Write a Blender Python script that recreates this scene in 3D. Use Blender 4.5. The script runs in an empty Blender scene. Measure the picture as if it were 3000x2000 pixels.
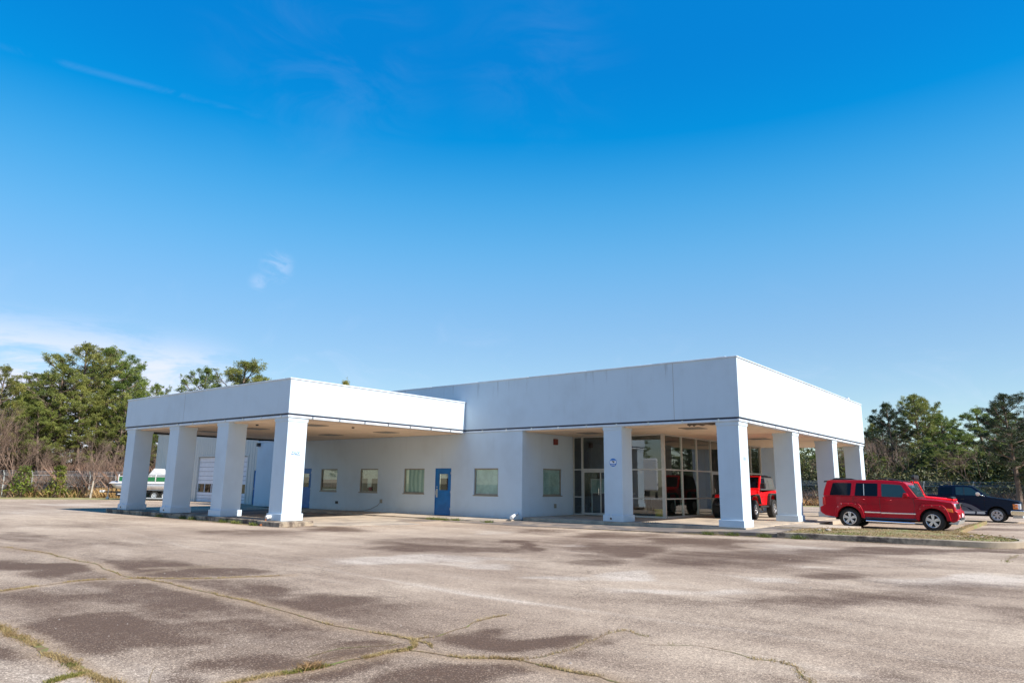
import bpy, bmesh, math, random
import numpy as np
from mathutils import Vector, Matrix
S = bpy.context.scene
COL = S.collection
R = math.radians
# ------------------------------------------------------------------ camera
cam = bpy.data.cameras.new('camera')
camo = bpy.data.objects.new('camera', cam)
COL.objects.link(camo)
S.camera = camo
cy_, cp_, cr_ = -.6724, .1987, .0123
fw = Vector((math.sin(cy_)*math.cos(cp_), math.cos(cy_)*math.cos(cp_), math.sin(cp_)))
rt = Vector((math.cos(cy_), -math.sin(cy_), 0))
up = rt.cross(fw)
Rr = rt*math.cos(cr_) + up*math.sin(cr_)
Uu = -rt*math.sin(cr_) + up*math.cos(cr_)
M = Matrix(((Rr.x, Uu.x, -fw.x, 9.9149), (Rr.y, Uu.y, -fw.y, -23.8834), (Rr.z, Uu.z, -fw.z, 1.3889), (0, 0, 0, 1)))
camo.matrix_world = M
cam.sensor_width = 36
cam.lens = 36*2055.79/3000
cam.clip_start = .1
cam.clip_end = 3000
# ------------------------------------------------------------------ light
S.view_settings.view_transform = 'Standard'
S.view_settings.look = 'None'
S.view_settings.exposure = 0.72
S.view_settings.gamma = 1
EL, AZ = 40.0, 87.5          # sun elevation, compass azimuth (from +Y towards +X)
sun = bpy.data.lights.new('sun', 'SUN')
sun.energy = 4.8
sun.angle = R(.53)
sun.color = (1, .95, .87)
suno = bpy.data.objects.new('sun', sun)
COL.objects.link(suno)
sd = Vector((math.cos(R(EL))*math.sin(R(AZ)), math.cos(R(EL))*math.cos(R(AZ)), math.sin(R(EL))))
suno.rotation_euler = (-sd).to_track_quat('-Z', 'Y').to_euler()
suno.location = (60, 0, 50)
W = bpy.data.worlds.new('World')
S.world = W
W.use_nodes = True
nt = W.node_tree
nt.nodes.clear()

class N:
    """small helper for node trees"""
    def __init__(s, nt): s.nt = nt
    def n(s, t, ins=None, **kw):
        nd = s.nt.nodes.new(t)
        for k, v in kw.items(): setattr(nd, k, v)
        for k, v in (ins or {}).items():
            if isinstance(v, bpy.types.NodeSocket): s.nt.links.new(v, nd.inputs[k])
            else: nd.inputs[k].default_value = v
        return nd
    def math(s, op, a, b=0., c=0., clamp=False):
        return s.n('ShaderNodeMath', {0: a, 1: b, 2: c}, operation=op, use_clamp=clamp).outputs[0]
    def vmath(s, op, a, b=(0, 0, 0)):
        nd = s.n('ShaderNodeVectorMath', {0: a, 1: b}, operation=op)
        return nd.outputs['Value'] if op in ('DOT_PRODUCT', 'LENGTH', 'DISTANCE') else nd.outputs[0]
    def map(s, v, a, b, c=0., d=1.):
        return s.n('ShaderNodeMapRange', {0: v, 1: a, 2: b, 3: c, 4: d}, interpolation_type='SMOOTHSTEP').outputs[0]
    def mix(s, f, a, b, mode='MIX'):
        nd = s.n('ShaderNodeMix', data_type='RGBA', blend_type=mode)
        for i, v in ((0, f), (6, a), (7, b)):
            if isinstance(v, bpy.types.NodeSocket): s.nt.links.new(v, nd.inputs[i])
            else: nd.inputs[i].default_value = (v if i == 0 or len(v) == 4 else (*v, 1))
        return nd.outputs[2]
    def noise(s, vec, scale, detail=4, rough=.55, dist=0.):
        return s.n('ShaderNodeTexNoise', {'Vector': vec, 'Scale': scale, 'Detail': detail, 'Roughness': rough, 'Distortion': dist}).outputs[0]
    def scale(s, vec, x, y, z):
        return s.n('ShaderNodeMapping', {0: vec, 3: (x, y, z)}).outputs[0]

w = N(nt)
sky = w.n('ShaderNodeTexSky', sky_type='NISHITA', sun_disc=False)
sky.sun_elevation = R(EL)
sky.sun_rotation = R(AZ)
sky.altitude = 100
sky.air_density = 1.0
sky.dust_density = 0.3
sky.ozone_density = 3.0
d = w.n('ShaderNodeTexCoord').outputs['Generated']
sx = w.n('ShaderNodeSeparateXYZ', {0: d})
elev = sx.outputs[2]
hv = w.n('ShaderNodeSeparateColor', {0: sky.outputs[0]}, mode='HSV')
satn = w.math('MULTIPLY', hv.outputs[1], w.map(elev, .08, .56, 1.05, 1.50), clamp=True)
satn = w.math('MINIMUM', satn, .997)
valn = w.math('MULTIPLY', w.math('POWER', hv.outputs[2], .37), w.math('ADD', w.map(elev, .15, .33, 2.85, 3.05), w.map(elev, .36, .55, 0., -.22)))
hs = w.n('ShaderNodeCombineColor', {0: w.math('ADD', hv.outputs[0], w.math('ADD', w.map(elev, .16, .34, -.005, -.015), w.map(elev, .36, .56, 0., .013))), 1: satn, 2: valn}, mode='HSV').outputs[0]
# thin cirrus and low cloud, by direction
def blob(c, r0, r1):
    return w.map(w.vmath('DISTANCE', d, c), r1, r0)
n1 = w.noise(w.scale(d, 7, 7, 34), 1.0, 6, .6, .4)
n2 = w.noise(w.scale(d, 5, 9, 14), 1.3, 5, .62, 1.2)
low = w.math('MULTIPLY', w.map(n1, .33, .55), w.math('MULTIPLY', w.math('MAXIMUM', blob((-.945, .29, .13), .07, .17), w.math('MULTIPLY', blob((-.9, .42, .09), .04, .14), 1.)), w.map(elev, .205, .13)))
low = w.math('MAXIMUM', low, w.math('MULTIPLY', blob((-.88, .455, .075), .02, .10), .8))
small = w.math('MULTIPLY', w.math('MAXIMUM', blob((-.812, .511, .281), .006, .028), blob((-.829, .497, .258), .0, .018)), w.map(w.noise(w.scale(d, 30, 30, 60), 1.0, 4, .6, .8), .35, .62))
n3 = w.noise(w.scale(d, 6, 6, 16), 1.0, 5, .6, .9)
cir = w.math('MULTIPLY', w.map(n3, .42, .78), w.math('MAXIMUM', w.math('MULTIPLY', blob((-.70, .49, .515), .02, .2), .035), w.math('MULTIPLY', blob((-.5, .67, .545), .0, .16), .03)))
wsp = w.math('MULTIPLY', w.map(n2, .5, .8), w.math('MULTIPLY', w.map(elev, .3, .12), .12))
# faint trail: a great-circle line
pl = Vector((-.864, .203, .46)).cross(Vector((-.774, .439, .457))).normalized()
trl = w.math('MULTIPLY', w.map(w.math('ABSOLUTE', w.vmath('DOT_PRODUCT', d, tuple(pl))), .006, .0), w.math('MULTIPLY', w.map(n2, .4, .65), w.math('MULTIPLY', blob((-.83, .32, .46), .05, .2), .035)))
cl = w.math('MAXIMUM', w.math('MAXIMUM', low, w.math('MULTIPLY', small, .25)), w.math('MAXIMUM', w.math('ADD', cir, trl), wsp), clamp=True)
c2 = w.mix(w.math('MULTIPLY', cl, .97), hs, (5.2, 5.5, 6.9))
bg = w.n('ShaderNodeBackground', {'Color': c2, 'Strength': .10})
wo = w.n('ShaderNodeOutputWorld', {0: bg.outputs[0]})

# ------------------------------------------------------------------ materials
MT = {}
def mat(name, col=(.8, .8, .8), rough=.6, metal=0., coat=0., var=0., vscale=3., bump=0., bscale=80., spec=.5, fn=None, emis=None):
    m = bpy.data.materials.new(name)
    m.use_nodes = True
    t = m.node_tree
    t.nodes.clear()
    h = N(t)
    p = h.n('ShaderNodeBsdfPrincipled', {'Roughness': rough, 'Metallic': metal, 'Coat Weight': coat, 'Coat Roughness': .04, 'Specular IOR Level': spec})
    o = h.n('ShaderNodeOutputMaterial', {0: p.outputs[0]})
    obj_ = h.n('ShaderNodeTexCoord').outputs['Object']
    c = h.n('ShaderNodeRGB').outputs[0]
    c.default_value = (*col, 1)
    if var:
        f = h.map(h.noise(obj_, vscale, 5, .6), .3, .7)
        c = h.mix(f, tuple(x*(1-var) for x in col), tuple(min(1, x*(1+var*.6)) for x in col))
    if fn:
        c = fn(h, obj_, c, p) or c
    t.links.new(c, p.inputs['Base Color'])
    if bump:
        b = h.n('ShaderNodeBump', {'Strength': bump, 'Distance': .01, 'Height': h.noise(obj_, bscale, 4, .6)})
        t.links.new(b.outputs[0], p.inputs['Normal'])
    MT[name] = m
    return m

def wall_fn(h, P, c, p):
    # painted stucco: faint vertical run-off streaks, broad soiling, splash dirt with its own ragged shape
    st = h.noise(h.scale(P, 5, 5, .28), 1., 5, .6)
    br = h.noise(P, .6, 4, .6)
    f = h.math('ADD', h.math('MULTIPLY', h.math('MULTIPLY', h.map(st, .48, .85), h.map(h.noise(P, 1.1, 3), .4, .65)), .20), h.math('MULTIPLY', h.map(br, .42, .75), .22))
    c = h.mix(f, c, (.34, .38, .41))
    sp = h.n('ShaderNodeSeparateXYZ', {0: P})
    bot = h.math('MULTIPLY', h.map(h.math('ADD', sp.outputs[2], h.math('MULTIPLY', h.noise(P, 4, 5, .65), .5)), .42, .05), .35)
    c = h.mix(bot, c, (.42, .38, .34))
    # mildew streaks below the coping
    top = h.math('MULTIPLY', h.map(h.noise(h.scale(P, 3.2, 3.2, .25), 1., 5, .7), .56, .72), h.map(sp.outputs[2], 4.9, 5.8))
    return h.mix(h.math('MULTIPLY', top, .5), c, (.22, .23, .24))
mat('white_stucco', (.54, .635, .715), .75, bump=.5, bscale=60, fn=wall_fn)
mat('white_trim', (.62, .68, .74), .5, var=.12, vscale=2)
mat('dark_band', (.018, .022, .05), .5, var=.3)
mat('cream_soffit', (.80, .62, .45), .8, var=.10, vscale=.8)
mat('grey_vent', (.26, .23, .20), .6)
mat('roof_felt', (.2, .2, .2), .9)
def conc_fn(h, P, c, p):
    a = h.map(h.noise(P, .9, 6, .65, .6), .40, .66)
    c = h.mix(h.math('MULTIPLY', a, .7), c, (.17, .14, .12))
    return h.mix(h.map(h.noise(P, 45, 3, .7), .35, .7, 0., .35), c, (.22, .18, .15))
mat('concrete', (.50, .41, .31), .85, fn=conc_fn, bump=.3, bscale=50)
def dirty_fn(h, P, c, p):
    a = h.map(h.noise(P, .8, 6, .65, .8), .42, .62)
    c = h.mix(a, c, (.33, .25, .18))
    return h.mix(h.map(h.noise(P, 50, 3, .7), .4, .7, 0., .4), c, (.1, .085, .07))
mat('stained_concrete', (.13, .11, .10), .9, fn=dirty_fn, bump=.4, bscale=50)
def kerb_fn(h, P, c, p):
    a = h.map(h.noise(P, 2.2, 6, .7, .3), .38, .62)
    x = h.map(h.n('ShaderNodeSeparateXYZ', {0: P}).outputs[0], 5.2, 8.2)
    return h.mix(h.math('MULTIPLY', a, h.math('SUBTRACT', 1., h.math('MULTIPLY', x, .75))), c, (.085, .062, .05))
mat('kerb_concrete', (.36, .29, .21), .9, fn=kerb_fn, bump=.5, bscale=40)
mat('blue_paint', (.0, .135, .40), .38, var=.18, vscale=2.5)
mat('aluminium', (.55, .52, .47), .42, metal=.35, var=.08)
mat('bronze_frame', (.30, .27, .22), .5, metal=.2, var=.1)
mat('steel', (.6, .6, .6), .3, metal=.9, var=.1)
mat('chrome', (.85, .86, .88), .08, metal=1.)
mat('rim_silver', (.62, .62, .63), .28, metal=.75)
mat('tyre', (.018, .017, .016), .8, bump=.6, bscale=60)
mat('black_plastic', (.022, .022, .023), .55)
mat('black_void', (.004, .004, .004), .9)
mat('red_dark', (.37, .001, .012), .36, metal=0., coat=.24, spec=.15, var=.06, vscale=1.5)
mat('red_bright', (.85, .006, .010), .38, coat=.2, spec=.2, var=.05, vscale=1.5)
mat('navy_paint', (.004, .008, .024), .28, coat=.08, spec=.15)
mat('silver_decal', (.11, .11, .13), .3, coat=.6)
mat('car_glass', (.004, .007, .014), .05, spec=.18)
mat('car_glass_blue', (.022, .05, .062), .03, spec=.45)
mat('lamp_glass', (.75, .76, .78), .08, coat=1.)
mat('amber', (.85, .20, .02), .15, coat=1.)
mat('tail_red', (.45, .01, .008), .15, coat=1.)
mat('soft_top', (.075, .072, .07), .85, var=.15, vscale=5)
mat('soft_window', (.11, .115, .11), .18)
mat('white_plate', (.75, .76, .78), .4)
mat('sign_blue', (.01, .16, .50), .4)
mat('sign_black', (.02, .012, .02), .5)
mat('sign_pink', (.75, .62, .62), .5)
mat('alarm_red', (.16, .03, .025), .5)
mat('pvc_white', (.78, .78, .77), .35, var=.05)
mat('rust', (.32, .11, .035), .85, var=.4, vscale=12)
mat('cable', (.20, .21, .20), .6)
mat('metal_siding', (.52, .53, .50), .55, fn=lambda h, P, c, p: h.mix(h.math('MULTIPLY', h.map(h.noise(h.scale(P, 5, 5, .5), 1., 5, .65), .5, .8), .3), c, (.3, .29, .27)))
mat('roller_white', (.66, .68, .74), .45, var=.06)
mat('galvanised', (.55, .57, .57), .5, metal=.4)
mat('boat_white', (.74, .72, .70), .3, coat=.5, var=.08)
mat('boat_green', (.01, .16, .05), .35, coat=.4)
mat('boat_alu', (.62, .60, .58), .32, metal=.5, var=.1)
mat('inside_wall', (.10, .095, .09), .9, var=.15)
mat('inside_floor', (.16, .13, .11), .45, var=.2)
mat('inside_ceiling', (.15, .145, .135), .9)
mat('maroon', (.09, .015, .02), .5)
mat('yellow_plastic', (.62, .42, .03), .4)
mat('teal_curtain', (.42, .54, .46), .8, fn=lambda h, P, c, p: h.mix(h.map(h.n('ShaderNodeTexWave', {'Vector': P, 'Scale': 1.1, 'Distortion': 3., 'Detail': 2.}, bands_direction='X').outputs[0], .2, .8), c, (.66, .76, .66)))
mat('pale_film', (.80, .82, .78), .35, bump=1., bscale=9, fn=lambda h, P, c, p: h.mix(h.map(h.noise(P, 9, 4, .7, 2.), .4, .6), c, (.5, .52, .5)))
mat('brown_board', (.30, .13, .12), .7, var=.3, vscale=8)
mat('teal_shade', (.48, .62, .60), .7, var=.2, vscale=3)
mat('camper_white', (.78, .79, .80), .3, coat=.5)
mat('stone', (.30, .25, .21), .9, var=.3, vscale=9)
mat('dry_leaf', (.36, .25, .15), .9, var=.4, vscale=20)
mat('bark', (.16, .115, .085), .95, var=.4, vscale=4, bump=.8, bscale=20)
mat('pale_bark', (.42, .36, .29), .9, var=.2, vscale=4)
mat('brown_twig', (.23, .155, .115), .95, var=.25, vscale=3)

def leaf_mat(name, a, b, sc=.6, rnd=.25, trans=.25, isl=.7):
    m = bpy.data.materials.new(name)
    m.use_nodes = True
    t = m.node_tree
    t.nodes.clear()
    h = N(t)
    P = h.n('ShaderNodeTexCoord').outputs['Object']
    oi = h.n('ShaderNodeObjectInfo').outputs['Random']
    rp = h.n('ShaderNodeNewGeometry').outputs['Random Per Island']
    f = h.math('ADD', h.map(h.noise(P, sc, 3, .6), .3, .7), h.math('MULTIPLY', h.math('SUBTRACT', rp, .5), isl), clamp=True)
    c = h.mix(f, a, b)
    c = h.mix(1., c, h.n('ShaderNodeCombineColor', {0: h.math('ADD', h.math('MULTIPLY', oi, rnd), 1-rnd/2), 1: 1., 2: h.math('ADD', h.math('MULTIPLY', oi, rnd*.6), 1-rnd*.3)}).outputs[0], 'MULTIPLY')
    df = h.n('ShaderNodeBsdfPrincipled', {'Base Color': c, 'Roughness': .55, 'Specular IOR Level': .35})
    tr = h.n('ShaderNodeBsdfTranslucent', {'Color': c})
    mx = h.n('ShaderNodeMixShader', {0: trans, 1: df.outputs[0], 2: tr.outputs[0]})
    h.n('ShaderNodeOutputMaterial', {0: mx.outputs[0]})
    MT[name] = m
leaf_mat('pine_needles', (.075, .105, .022), (.30, .315, .075), .75, .3, .3, .5)
leaf_mat('dark_needles', (.018, .032, .014), (.075, .10, .035), .75, .2, .2, .5)
leaf_mat('bush_leaves', (.07, .10, .014), (.24, .26, .035))
leaf_mat('weed_green', (.09, .115, .02), (.22, .21, .05), 2.)
leaf_mat('weed_dry', (.25, .155, .065), (.44, .31, .15), 2.)
leaf_mat('dry_grass', (.42, .25, .11), (.62, .42, .20), 1.)
leaf_mat('scrub_brown', (.09, .058, .042), (.25, .165, .11), 1.6, trans=.1, isl=.2)
leaf_mat('young_growth', (.035, .045, .018), (.12, .125, .04), .5, trans=.1, isl=.2)

def glass_mat(name, tint, ior=1.55, add=.03):
    m = bpy.data.materials.new(name)
    m.use_nodes = True
    t = m.node_tree
    t.nodes.clear()
    h = N(t)
    fr = h.math('ADD', h.n('ShaderNodeFresnel', {'IOR': ior}).outputs[0], add, clamp=True)
    fr = h.math('MULTIPLY', fr, h.math('SUBTRACT', 1., h.n('ShaderNodeNewGeometry').outputs['Backfacing']))
    mx = h.n('ShaderNodeMixShader', {0: fr, 1: h.n('ShaderNodeBsdfTransparent', {0: (*tint, 1)}).outputs[0], 2: h.n('ShaderNodeBsdfGlossy', {'Color': (.95, .97, .97, 1), 'Roughness': .004}).outputs[0]})
    h.n('ShaderNodeOutputMaterial', {0: mx.outputs[0]})
    MT[name] = m
def mesh_mat(name):
    # chain-link wire: diamonds cut out of the sheet by transparency
    m = bpy.data.materials.new(name)
    m.use_nodes = True
    t = m.node_tree
    t.nodes.clear()
    h = N(t)
    sp = h.n('ShaderNodeSeparateXYZ', {0: h.n('ShaderNodeTexCoord').outputs['Object']})
    l = h.math('ADD', h.math('MULTIPLY', sp.outputs[0], .65), h.math('MULTIPLY', sp.outputs[1], .76))
    a = h.math('ABSOLUTE', h.math('SINE', h.math('MULTIPLY', h.math('ADD', l, sp.outputs[2]), 44.)))
    b = h.math('ABSOLUTE', h.math('SINE', h.math('MULTIPLY', h.math('SUBTRACT', l, sp.outputs[2]), 44.)))
    f = h.math('LESS_THAN', h.math('MINIMUM', a, b), .085)
    mx = h.n('ShaderNodeMixShader', {0: f, 1: h.n('ShaderNodeBsdfTransparent').outputs[0], 2: h.n('ShaderNodeBsdfPrincipled', {'Base Color': (.42, .44, .44, 1), 'Roughness': .5}).outputs[0]})
    h.n('ShaderNodeOutputMaterial', {0: mx.outputs[0]})
    MT[name] = m
mesh_mat('chain_link')
glass_mat('window_glass', (.86, .91, .89), 1.65, .055)

def ground_mats():
    # weathered asphalt: 'stain' and 'pale' attributes hold the shapes of old stains, other dark bands and worn patches
    def fn(h, P, c, p):
        at = lambda n: h.n('ShaderNodeAttribute', attribute_name=n).outputs['Fac']
        wob = h.noise(P, .55, 6, .62, .5)
        wob2 = h.noise(P, 2.3, 5, .65)
        strk = h.noise(h.scale(P, .17, .75, 1.), 1., 5, .6, .5)
        strk2 = h.noise(h.scale(P, .5, 2.6, 1.), 1., 4, .6, .3)
        s = h.math('ADD', h.math('ADD', at('stain'), h.math('ADD', h.math('MULTIPLY', h.math('SUBTRACT', strk, .5), 1.5), h.math('MULTIPLY', h.math('SUBTRACT', strk2, .5), .5))), h.math('ADD', h.math('MULTIPLY', h.math('SUBTRACT', wob, .5), 1.1), h.math('MULTIPLY', h.math('SUBTRACT', wob2, .5), .8)))
        s = h.math('ADD', s, h.math('MULTIPLY', h.math('SUBTRACT', h.noise(P, 7, 4, .7), .5), .5))
        v = h.n('ShaderNodeTexVoronoi', {'Vector': P, 'Scale': 95.}).outputs['Color']
        vs = h.n('ShaderNodeSeparateColor', {0: v}).outputs[0]
        s = h.math('ADD', s, h.math('MULTIPLY', h.math('SUBTRACT', .5, vs), .35))
        s = h.math('SUBTRACT', s, h.math('MULTIPLY', h.map(vs, .86, .95), .38))
        s = h.math('ADD', s, .10)
        dark = h.n('ShaderNodeMapRange', {0: s, 1: -.05, 2: 1.15}).outputs[0]
        base = h.mix(h.map(h.noise(P, .18, 4, .6), .35, .65), (.388, .288, .205), (.52, .402, .292))
        pl = h.math('ADD', h.math('ADD', at('pale'), h.math('MULTIPLY', h.map(strk, .50, .30), .35)), h.math('MULTIPLY', h.math('SUBTRACT', wob2, .5), .8))
        base = h.mix(h.math('MULTIPLY', h.map(pl, .0, 1.1), .8), base, (.62, .52, .42))
        base = h.mix(h.math('MULTIPLY', dark, .93), base, (.086, .045, .025))
        cr = h.map(at('crack'), .0, 1.)
        base = h.mix(h.math('MULTIPLY', cr, .55), base, (.27, .175, .095))
        # aggregate speckle
        f_ = h.math('ADD', h.map(vs, .50, 1., 1., 1.35), h.map(vs, .45, .0, 0., -.36))
        base = h.mix(1., base, h.n('ShaderNodeCombineColor', {0: f_, 1: f_, 2: f_}).outputs[0], 'MULTIPLY')
        fine = h.noise(P, 22, 4, .7)
        base = h.mix(h.map(fine, .35, .7, .0, .28), base, (.11, .08, .065))
        # hairline cracks
        wv = h.vmath('ADD', P, h.vmath('SCALE', h.n('ShaderNodeTexNoise', {'Vector': P, 'Scale': 1.4, 'Detail': 4.}).outputs[1], (0, 0, 0)))
        for sc, wd, st_ in ((.33, .006, .55), (.9, .010, .35)):
            q = h.n('ShaderNodeMix', {0: .55, 4: P, 5: h.n('ShaderNodeTexNoise', {'Vector': P, 'Scale': .9, 'Detail': 5.}).outputs[1]}, data_type='VECTOR').outputs[1]
            vd = h.n('ShaderNodeTexVoronoi', {'Vector': q, 'Scale': sc*2.2}, feature='DISTANCE_TO_EDGE').outputs[0]
            ln = h.math('MULTIPLY', h.map(vd, wd, .0), h.math('MULTIPLY', h.map(h.noise(P, .35, 3), .48, .62), st_))
            base = h.mix(ln, base, (.12, .085, .055))
        return base
    mat('asphalt', (.3, .27, .25), .92, fn=fn, bump=.55, bscale=95, spec=.3)
    mat('verge_grass', (.30, .27, .11), .95, var=.35, vscale=1.2, bump=.6, bscale=20)
    mat('field', (.24, .20, .10), .95, var=.35, vscale=.25, bump=.6, bscale=8)
    mat('island_turf', (.30, .215, .10), .95, fn=lambda h, P, c, p: h.mix(h.map(h.noise(P, 1.6, 6, .7, .5), .45, .62), h.mix(h.map(h.noise(P, 14, 4, .7), .35, .65), c, (.20, .13, .07)), (.20, .21, .07)), bump=1., bscale=30)
    mat('crack_soil', (.20, .12, .055), .95, fn=lambda h, P, c, p: h.mix(h.map(h.noise(P, 3.5, 5, .7), .45, .62), c, (.16, .17, .04)))
ground_mats()
# ------------------------------------------------------------------ mesh helpers
def tag(o, label=None, cat=None, group=None, kind=None):
    if label: o['label'] = label
    if cat: o['category'] = cat
    if group: o['group'] = group
    if kind: o['kind'] = kind
    return o
def empty(name, loc=(0, 0, 0), rz=0., label=None, cat=None, group=None):
    o = bpy.data.objects.new(name, None)
    o.empty_display_size = .2
    COL.objects.link(o)
    o.location = loc
    o.rotation_euler = (0, 0, rz)
    return tag(o, label, cat, group)
class MB:
    def __init__(s): s.v = []; s.f = []; s.m = []
    def add(s, vs, fs, m=0):
        k = len(s.v)
        s.v += [tuple(v) for v in vs]
        s.f += [tuple(i+k for i in f) for f in fs]
        s.m += [m]*len(fs)
        return s
    def box(s, x0, x1, y0, y1, z0, z1, m=0):
        return s.add([(x, y, z) for z in (z0, z1) for y in (y0, y1) for x in (x0, x1)],
                     [(0, 2, 3, 1), (4, 5, 7, 6), (0, 1, 5, 4), (2, 6, 7, 3), (0, 4, 6, 2), (1, 3, 7, 5)], m)
    def prism(s, poly, lo, hi, axis='y', m=0):
        n = len(poly)
        g = {'y': lambda a, b, t: (a, t, b), 'x': lambda a, b, t: (t, a, b), 'z': lambda a, b, t: (a, b, t)}[axis]
        L = lo if callable(lo) else (lambda a, b: lo)
        H = hi if callable(hi) else (lambda a, b: hi)
        return s.add([g(a, b, L(a, b)) for a, b in poly]+[g(a, b, H(a, b)) for a, b in poly],
                     [tuple(range(n)), tuple(range(2*n-1, n-1, -1))]+[(i, i+n, (i+1) % n+n, (i+1) % n) for i in range(n)], m)
    def sym(s, poly, yf, m=0):
        return s.prism(poly, (lambda a, b: -yf(a, b)), yf, 'y', m)
    def tube(s, pts, rad, n=8, cap=True, m=0):
        pts = [Vector(p) for p in pts]
        rr = rad if isinstance(rad, (list, tuple)) else [rad]*len(pts)
        vs = []
        prev = None
        for i, p in enumerate(pts):
            t = (pts[min(i+1, len(pts)-1)]-pts[max(i-1, 0)]).normalized()
            a = prev if prev is not None else (Vector((0, 0, 1)) if abs(t.z) < .9 else Vector((1, 0, 0)))
            u = (a-t*a.dot(t)).normalized()
            prev = u
            q = t.cross(u)
            vs += [p+(u*math.cos(2*math.pi*k/n)+q*math.sin(2*math.pi*k/n))*rr[i] for k in range(n)]
        fs = [(i*n+k, i*n+(k+1) % n, (i+1)*n+(k+1) % n, (i+1)*n+k) for i in range(len(pts)-1) for k in range(n)]
        if cap: fs += [tuple(range(n))[::-1], tuple(range((len(pts)-1)*n, len(pts)*n))]
        return s.add(vs, fs, m)
    def lathe(s, prof, c=(0, 0, 0), axis='y', n=24, m=0):
        vs = []
        for r, t in prof:
            for k in range(n):
                a = 2*math.pi*k/n
                p = (r*math.cos(a), t, r*math.sin(a)) if axis == 'y' else (r*math.cos(a), r*math.sin(a), t) if axis == 'z' else (t, r*math.cos(a), r*math.sin(a))
                vs.append((p[0]+c[0], p[1]+c[1], p[2]+c[2]))
        return s.add(vs, [(i*n+k, i*n+(k+1) % n, (i+1)*n+(k+1) % n, (i+1)*n+k) for i in range(len(prof)-1) for k in range(n)], m)
    def panel(s, c, th, m=0):
        c = [Vector(p) for p in c]
        nn = (c[1]-c[0]).cross(c[2]-c[0]).normalized()*th
        k = len(c)
        return s.add([*c, *[p+nn for p in c]], [tuple(range(k))[::-1], tuple(range(k, 2*k))]+[(i, (i+1) % k, (i+1) % k+k, i+k) for i in range(k)], m)
    def build(s, name, mats, parent=None, bevel=0., smooth=False, seg=2, fix=True):
        me = bpy.data.meshes.new(name)
        me.from_pydata(s.v, [], s.f)
        if isinstance(mats, str): mats = [mats]
        for k in mats: me.materials.append(MT[k])
        if len(mats) > 1: me.polygons.foreach_set('material_index', s.m)
        if fix:
            bm = bmesh.new()
            bm.from_mesh(me)
            bmesh.ops.recalc_face_normals(bm, faces=bm.faces)
            bm.to_mesh(me)
            bm.free()
        o = bpy.data.objects.new(name, me)
        COL.objects.link(o)
        if parent: o.parent = parent
        if bevel:
            b = o.modifiers.new('bevel', 'BEVEL')
            b.width = bevel
            b.segments = seg
            b.limit_method = 'ANGLE'
            b.angle_limit = R(28)
            b.harden_normals = False
            smooth = True
        if smooth:
            me.polygons.foreach_set('use_smooth', [True]*len(me.polygons))
            if hasattr(me, 'set_sharp_from_angle'): me.set_sharp_from_angle(angle=R(38))
        me.update()
        return o
def raw(name, V, F, mats, mi=None, parent=None):
    """fast mesh from arrays; F is (n,3) or (n,4)"""
    me = bpy.data.meshes.new(name)
    V = np.asarray(V, np.float32); F = np.asarray(F, np.int32)
    me.vertices.add(len(V)); me.vertices.foreach_set('co', V.ravel())
    k = F.shape[1]
    me.loops.add(F.size); me.loops.foreach_set('vertex_index', F.ravel())
    me.polygons.add(len(F)); me.polygons.foreach_set('loop_start', np.arange(len(F), dtype=np.int32)*k)
    for q in ([mats] if isinstance(mats, str) else mats): me.materials.append(MT[q])
    if mi is not None: me.polygons.foreach_set('material_index', np.asarray(mi, np.int32))
    me.update(calc_edges=True)
    o = bpy.data.objects.new(name, me)
    COL.objects.link(o)
    if parent: o.parent = parent
    return o
def copy_tree(o, parent=None):
    c = o.copy(); COL.objects.link(c)
    if parent: c.parent = parent
    for ch in list(o.children): copy_tree(ch, c)
    return c
def text_mesh(name, body, size, m, parent, loc, rot, bold=0.):
    cu = bpy.data.curves.new(name, 'FONT')
    cu.body = body; cu.size = size; cu.align_x = 'CENTER'; cu.align_y = 'CENTER'; cu.extrude = .002; cu.offset = bold
    t = bpy.data.objects.new('tmp', cu); COL.objects.link(t)
    me = bpy.data.meshes.new_from_object(t.evaluated_get(bpy.context.evaluated_depsgraph_get()))
    bpy.data.objects.remove(t)
    me.materials.clear(); me.materials.append(MT[m]); me.name = name
    o = bpy.data.objects.new(name, me); COL.objects.link(o); o.parent = parent; o.location = loc; o.rotation_euler = rot
    return o
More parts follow.
